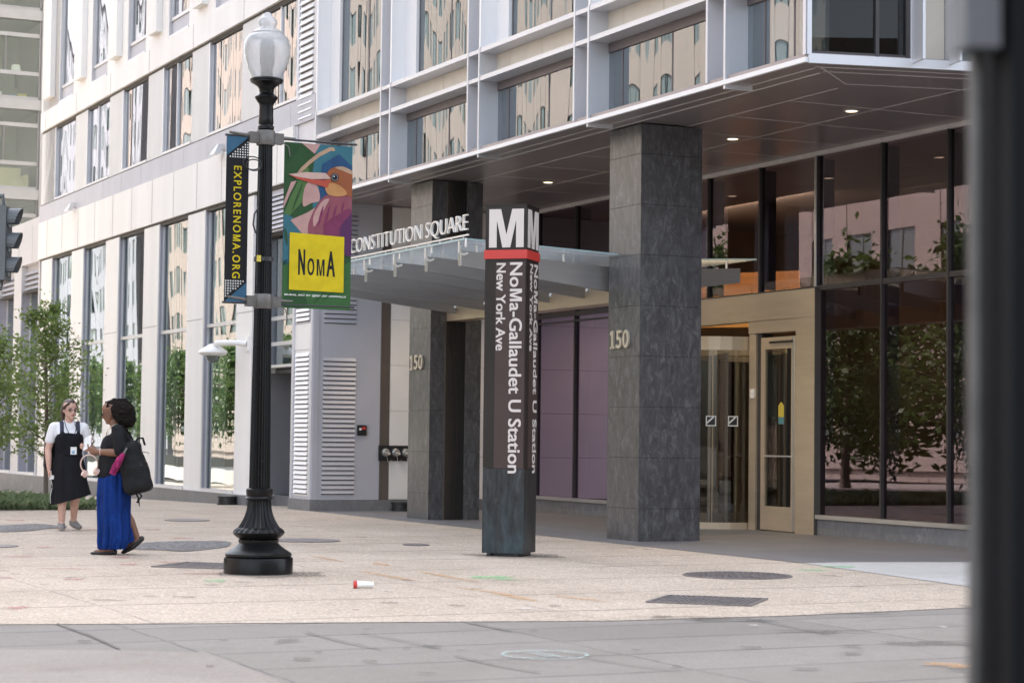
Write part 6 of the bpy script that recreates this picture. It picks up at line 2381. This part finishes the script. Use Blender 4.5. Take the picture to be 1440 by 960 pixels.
R1 = Matrix.Rotation(BZ, 3, 'Z')
L1 = lambda x, y, z: Vector((g1.x, g1.y, 0)) + R1 @ Vector((x, y, z))
ph = thing('phone', 'dark phone held up in both hands by the woman in blue', 'phone', L1(0.325, 0.03, 1.155), BZ)
m = MB()
m.obox((-0.02, -0.036, -0.05), (0.008, 0, 0.003), (0, 0.072, 0), (-0.06, 0, 0.115))
m.build('phone_body', 'phone_black', ph)
hpz = thing('headphones', 'rose coloured headphones dangling below the hands of the woman in blue', 'headphones', L1(0.255, 0.14, 0.965), BZ)
m = MB()
m.tube([(0.09 * math.cos(a) + 0.03, 0.02 * math.sin(a), 0.10 * math.sin(a)) for a in [PI * (-0.35 + 1.55 * i / 18) for i in range(19)]], 0.008, 8)
m.build('headband', 'rose_gold', hpz, smooth=60)
for x, z in ((0.075, -0.10), (-0.045, -0.075)):
    m = MB()
    m.tube([(x - 0.02, -0.01, z - 0.012), (x + 0.02, 0.01, z + 0.012)], [0.038, 0.034], 18)
    m.build('ear_cup', 'rose_gold', hpz, smooth=40)


def rounded_pack(c, sx, sy, sz, r, tilt=0.0, top=0.8):
    R_ = Matrix.Rotation(tilt, 3, 'Y')
    out = []
    for x in (-1, 1):
        for y in (-1, 1):
            for z in (-1, 1):
                k = top if z > 0 else 1.0
                out.append((Vector(c) + R_ @ Vector((x * (sx - r) * k, y * (sy - r) * k, z * (sz - r))), r))
    return [out]


bk = thing('backpack', 'large black backpack hanging on the back of the woman in blue', 'backpack', L1(-0.185, 0.15, 0.965), BZ)
blob('pack', rounded_pack((0, 0, -0.03), 0.145, 0.165, 0.285, 0.075, 0.26, 0.80) + rounded_pack((-0.06, 0.03, -0.13), 0.13, 0.14, 0.17, 0.06, 0.26, 0.9), 0.010, 'pack_black', bk, 4, None,
     lambda c: 0.010 * mnoise.noise(c * 11))
m = MB()
m.tube([(0.08, 0.06, 0.22), (0.14, 0.06, 0.30), (0.165, 0.05, 0.37), (0.12, 0.03, 0.42), (0.05, 0.0, 0.34), (0.0, 0.0, 0.24)], 0.016, 8, flat=0.5)
m.tube([(-0.02, 0.05, 0.235), (-0.05, 0.05, 0.285), (-0.10, 0.05, 0.285), (-0.125, 0.05, 0.21)], 0.012, 8)
m.tube([(-0.03, 0.10, -0.27), (-0.08, 0.12, -0.36), (-0.09, 0.12, -0.44), (-0.07, 0.12, -0.36)], 0.010, 8)
m.tube([(-0.05, 0.12, -0.25), (-0.11, 0.13, -0.33), (-0.06, 0.13, -0.40)], 0.010, 8)
m.build('strap', 'pack_black', bk, smooth=60)
m = MB()
for z in (0.12, -0.02):
    m.tube([(-0.15, -0.08, z), (-0.165, 0.05, z + 0.01), (-0.10, 0.165, z + 0.02)], 0.004, 6)
m.build('zip', 'clamp', bk, smooth=60)
ub = thing('folded_umbrella', 'magenta folded umbrella tucked into the side of the black backpack', 'umbrella', L1(-0.045, 0.335, 0.995), BZ)
m = MB()
m.tube([(0.055, 0.02, -0.13), (0.02, 0.02, -0.05), (-0.02, 0.01, 0.03), (-0.06, 0.0, 0.09)], [0.034, 0.040, 0.036, 0.022], 14)
m.build('canopy_cloth', 'magenta_print', ub, smooth=60)
m = MB()
m.tube([(-0.06, 0.0, 0.09), (-0.09, -0.01, 0.15)], [0.014, 0.012], 10)
m.build('handle', 'clamp', ub, smooth=60)

# ---- woman in the black dress, walking towards the viewer
g2 = G(94, 745)
WZ = -1.18
p2 = thing('person', 'woman walking towards us in a white T-shirt and black midi dress', 'person', (g2.x, g2.y, 0), WZ)
hp, mk = head((0.03, 0.0, 1.597), (0.97, 0.25), 1.12, 0.05)
parts = list(hp)
parts += limb(((-0.02, 0, 1.40), 0.062), ((0.0, 0, 1.51), 0.056))
parts += [[((-0.02, 0.15, 1.365), 0.058), ((-0.02, -0.15, 1.365), 0.058), ((0.0, 0, 1.20), (0.12, 0.155, 0.12)), ((0.0, 0, 1.02), (0.12, 0.15, 0.10))],
          [((0.0, 0, 1.02), (0.12, 0.15, 0.10)), ((0.0, 0, 0.88), (0.14, 0.18, 0.10))]]
erR, ewR = (-0.04, -0.265, 1.07), (0.03, -0.26, 0.815)
elL2, ewL = (-0.05, 0.255, 1.09), (0.17, 0.19, 1.09)
parts += limb(((-0.02, -0.195, 1.36), 0.060), (erR, 0.047), ((0.0, -0.265, 0.98), 0.044), (ewR, 0.030))
parts += limb(((-0.02, 0.195, 1.36), 0.060), (elL2, 0.047), ((0.03, 0.24, 1.09), 0.044), (ewL, 0.030))
parts += hand(ewR, (0.12, 0.05, -1), (0.2, 0.9, 0.1), (0.9, -0.1, 0.1), 0.7, 1.0)
parts += hand(ewL, (0.9, -0.35, 0.15), (0, -0.8, 0.5), (0.2, 0.4, 0.9), 0.9, 1.0)
parts += limb(((0.02, -0.10, 0.88), 0.11), ((0.10, -0.09, 0.50), 0.068), ((0.08, -0.085, 0.36), 0.062), ((0.05, -0.08, 0.10), 0.040))
parts += limb(((-0.02, 0.10, 0.88), 0.11), ((0.03, 0.10, 0.50), 0.068), ((-0.05, 0.105, 0.36), 0.062), ((-0.13, 0.11, 0.13), 0.040))
parts += [[((0.05, -0.08, 0.10), 0.038), ((0.06, -0.08, 0.05), 0.036), ((0.20, -0.10, 0.04), 0.03)], [((-0.13, 0.11, 0.13), 0.038), ((-0.13, 0.11, 0.08), 0.036), ((0.0, 0.14, 0.045), 0.03)]]
blob('body', parts, 0.0065, ['skin_fair', 'eye_dark', 'lips_pale'], p2, 3, face_paint(mk, None, 1.12))
glasses(mk, p2)
P = mk['P']
blob('hair', [[(P(-0.025, 0, 0.062), 0.086), (P(0.030, 0.0, 0.078), 0.064)], [(P(-0.04, 0.035, 0.02), 0.066), (P(-0.04, -0.035, 0.02), 0.066), (P(-0.04, 0, 0.06), 0.08)],
              [(P(0.055, 0.045, 0.075), 0.026), (P(0.0, 0.078, 0.03), 0.022), (P(-0.03, 0.07, -0.01), 0.024)], [(P(0.055, -0.045, 0.075), 0.026), (P(0.0, -0.078, 0.03), 0.022), (P(-0.03, -0.07, -0.01), 0.024)],
              [(P(-0.10, -0.035, 0.03), 0.035), (P(-0.09, -0.05, -0.05), 0.030), (P(-0.075, -0.05, -0.13), 0.016)]], 0.007, 'hair_brown', p2, 2, None, lambda c: 0.003 * mnoise.noise(c * 60))
ts_ = [[((-0.02, 0.155, 1.375), 0.066), ((-0.02, -0.155, 1.375), 0.066), ((0.0, 0.07, 1.24), (0.135, 0.105, 0.1)), ((0.0, -0.07, 1.24), (0.135, 0.105, 0.1))],
       [((-0.02, 0.05, 1.42), 0.052), ((-0.02, -0.05, 1.42), 0.052), ((0.0, 0.0, 1.36), (0.085, 0.15, 0.06))]]
ts_ += limb(((-0.02, -0.195, 1.365), 0.074), ((-0.035, -0.245, 1.20), 0.070))
ts_ += limb(((-0.02, 0.195, 1.365), 0.074), ((-0.035, 0.235, 1.22), 0.070))
blob('shirt', ts_, 0.009, 'cloth_white', p2, 4, None, lambda c: 0.005 * mnoise.noise(c * 14))
dr = [[((0.03, 0.085, 1.235), (0.120, 0.10, 0.085)), ((0.03, -0.085, 1.235), (0.120, 0.10, 0.085)), ((0.0, 0, 1.22), (0.142, 0.195, 0.07)), ((0.005, 0, 1.03), (0.15, 0.18, 0.05))],
      [((0.005, 0, 1.03), (0.145, 0.172, 0.05)), ((0.01, 0, 0.96), (0.16, 0.19, 0.05))]]
dr += [[((0.085, 0.105, 1.31), 0.020), ((0.03, 0.115, 1.42), 0.020)], [((0.085, -0.105, 1.31), 0.020), ((0.03, -0.115, 1.42), 0.020)],
       [((0.085, 0.105, 1.31), 0.022), ((0.11, 0.095, 1.25), 0.04)], [((0.085, -0.105, 1.31), 0.022), ((0.11, -0.095, 1.25), 0.04)]]
blob('dress_bodice', dr, 0.009, 'cloth_dress', p2, 4, None, lambda c: 0.005 * mnoise.noise(c * 15))
m = MB()
sk2 = [(0.01, 0, 1.03, 0.145, 0.170), (0.01, 0, 0.95, 0.165, 0.195), (0.015, 0.005, 0.80, 0.185, 0.225), (0.02, 0.015, 0.62, 0.195, 0.235), (0.02, 0.03, 0.48, 0.205, 0.25), (0.02, 0.04, 0.40, 0.215, 0.265)]
m.loft(sk2, n=96, cap=False, fold=skirt_fold(0.05, 9, 0.7))
# hem dips to her right and kicks up to her left
m.v = [(x, y, z + (0.28 * y if z < 0.75 else 0) * min(1, (0.75 - z) / 0.3)) for x, y, z in m.v]
m.build('dress_skirt', 'cloth_dress', p2, smooth=75)
m = MB()
m.tube([(0.158, 0.09, 1.005), (0.168, 0.0, 1.0), (0.158, -0.09, 1.005)], 0.012, 8, flat=0.4)
m.build('waist_tie', 'pack_black', p2, smooth=60)
m = MB()
m.tube([(0.0, 0.065, 1.46), (0.11, 0.075, 1.36), (0.155, 0.03, 1.20), (0.165, 0.03, 1.12)], 0.0045, 6)
m.tube([(0.0, -0.065, 1.46), (0.11, -0.055, 1.36), (0.155, 0.02, 1.20), (0.165, 0.03, 1.12)], 0.0045, 6)
ln = m.build('lanyard', 'cloth_black', p2, smooth=60)
m = MB()
m.box(0.172, 0.178, -0.005, 0.075, 1.01, 1.11, 0)
m.box(0.1782, 0.1788, 0.01, 0.05, 1.02, 1.06, 1)
m.build('badge', ['white_plastic', 'badge_blue'], ln)
for ps in ([[((0.02, -0.08, 0.065), (0.052, 0.050, 0.06)), ((0.10, -0.088, 0.055), (0.06, 0.054, 0.05)), ((0.235, -0.105, 0.040), (0.052, 0.050, 0.036))]],
           [[((-0.165, 0.105, 0.095), (0.052, 0.050, 0.06)), ((-0.08, 0.12, 0.07), (0.06, 0.054, 0.05)), ((0.05, 0.145, 0.042), (0.052, 0.050, 0.036))]]):
    zlo = min(c[2] - r[2] for c, r in ps[0])
    blob('shoe', ps, 0.007, ['shoe_gray', 'shoe_sole'], p2, 2, lambda c: 1 if c.z < 0.024 + max(0, 0.06 - c.x) * 0.12 else 0)
R2 = Matrix.Rotation(WZ, 3, 'Z')
L2 = lambda x, y, z: Vector((g2.x, g2.y, 0)) + R2 @ Vector((x, y, z))
bk = thing('backpack', 'black backpack worn by the woman in the black dress', 'backpack', L2(-0.24, -0.10, 1.06), WZ)
blob('pack', rounded_pack((0, 0, 0), 0.11, 0.185, 0.27, 0.07, 0.0, 0.85), 0.011, 'pack_black', bk, 4, None, lambda c: 0.012 * mnoise.noise(c * 10))
m = MB()
for y in (0.0, 0.215):
    m.tube([(0.12, y, 0.22), (0.20, y - 0.005, 0.36), (0.27, y - 0.005, 0.385), (0.335, y - 0.01, 0.27), (0.33, y - 0.01, 0.16), (0.22, y - 0.02, 0.0)], 0.026, 10, flat=0.4)
m.build('strap', 'pack_navy', bk, smooth=60)
cu = thing('white_earphones', 'small white corded earphones in the lowered hand of the woman in black', 'earphones', L2(0.065, -0.235, 0.70), WZ)
m = MB()
m.obox((-0.02, -0.02, -0.03), (0.045, 0.01, 0.01), (-0.005, 0.05, 0), (0, 0.01, 0.05))
m.build('case', 'white_plastic', cu)
m = MB()
m.tube([(0, 0, -0.03), (0.0, 0.02, -0.12), (0.01, -0.01, -0.25), (0.0, 0.0, -0.34)], 0.003, 6)
m.build('cord', 'white_plastic', cu)
bo = thing('pink_booklet', 'pink and white booklet held against the black dress', 'booklet', L2(0.245, 0.155, 1.12), WZ)
m = MB()
m.obox((0, 0.0, -0.06), (0.02, -0.012, 0), (0.05, 0.09, 0.05), (-0.02, 0.02, 0.17), 0)
m.obox((0.021, -0.012, -0.06), (0.006, -0.003, 0), (0.05, 0.09, 0.05), (-0.02, 0.02, 0.17), 1)
m.build('cover', ['magenta', 'white_plastic'], bo)
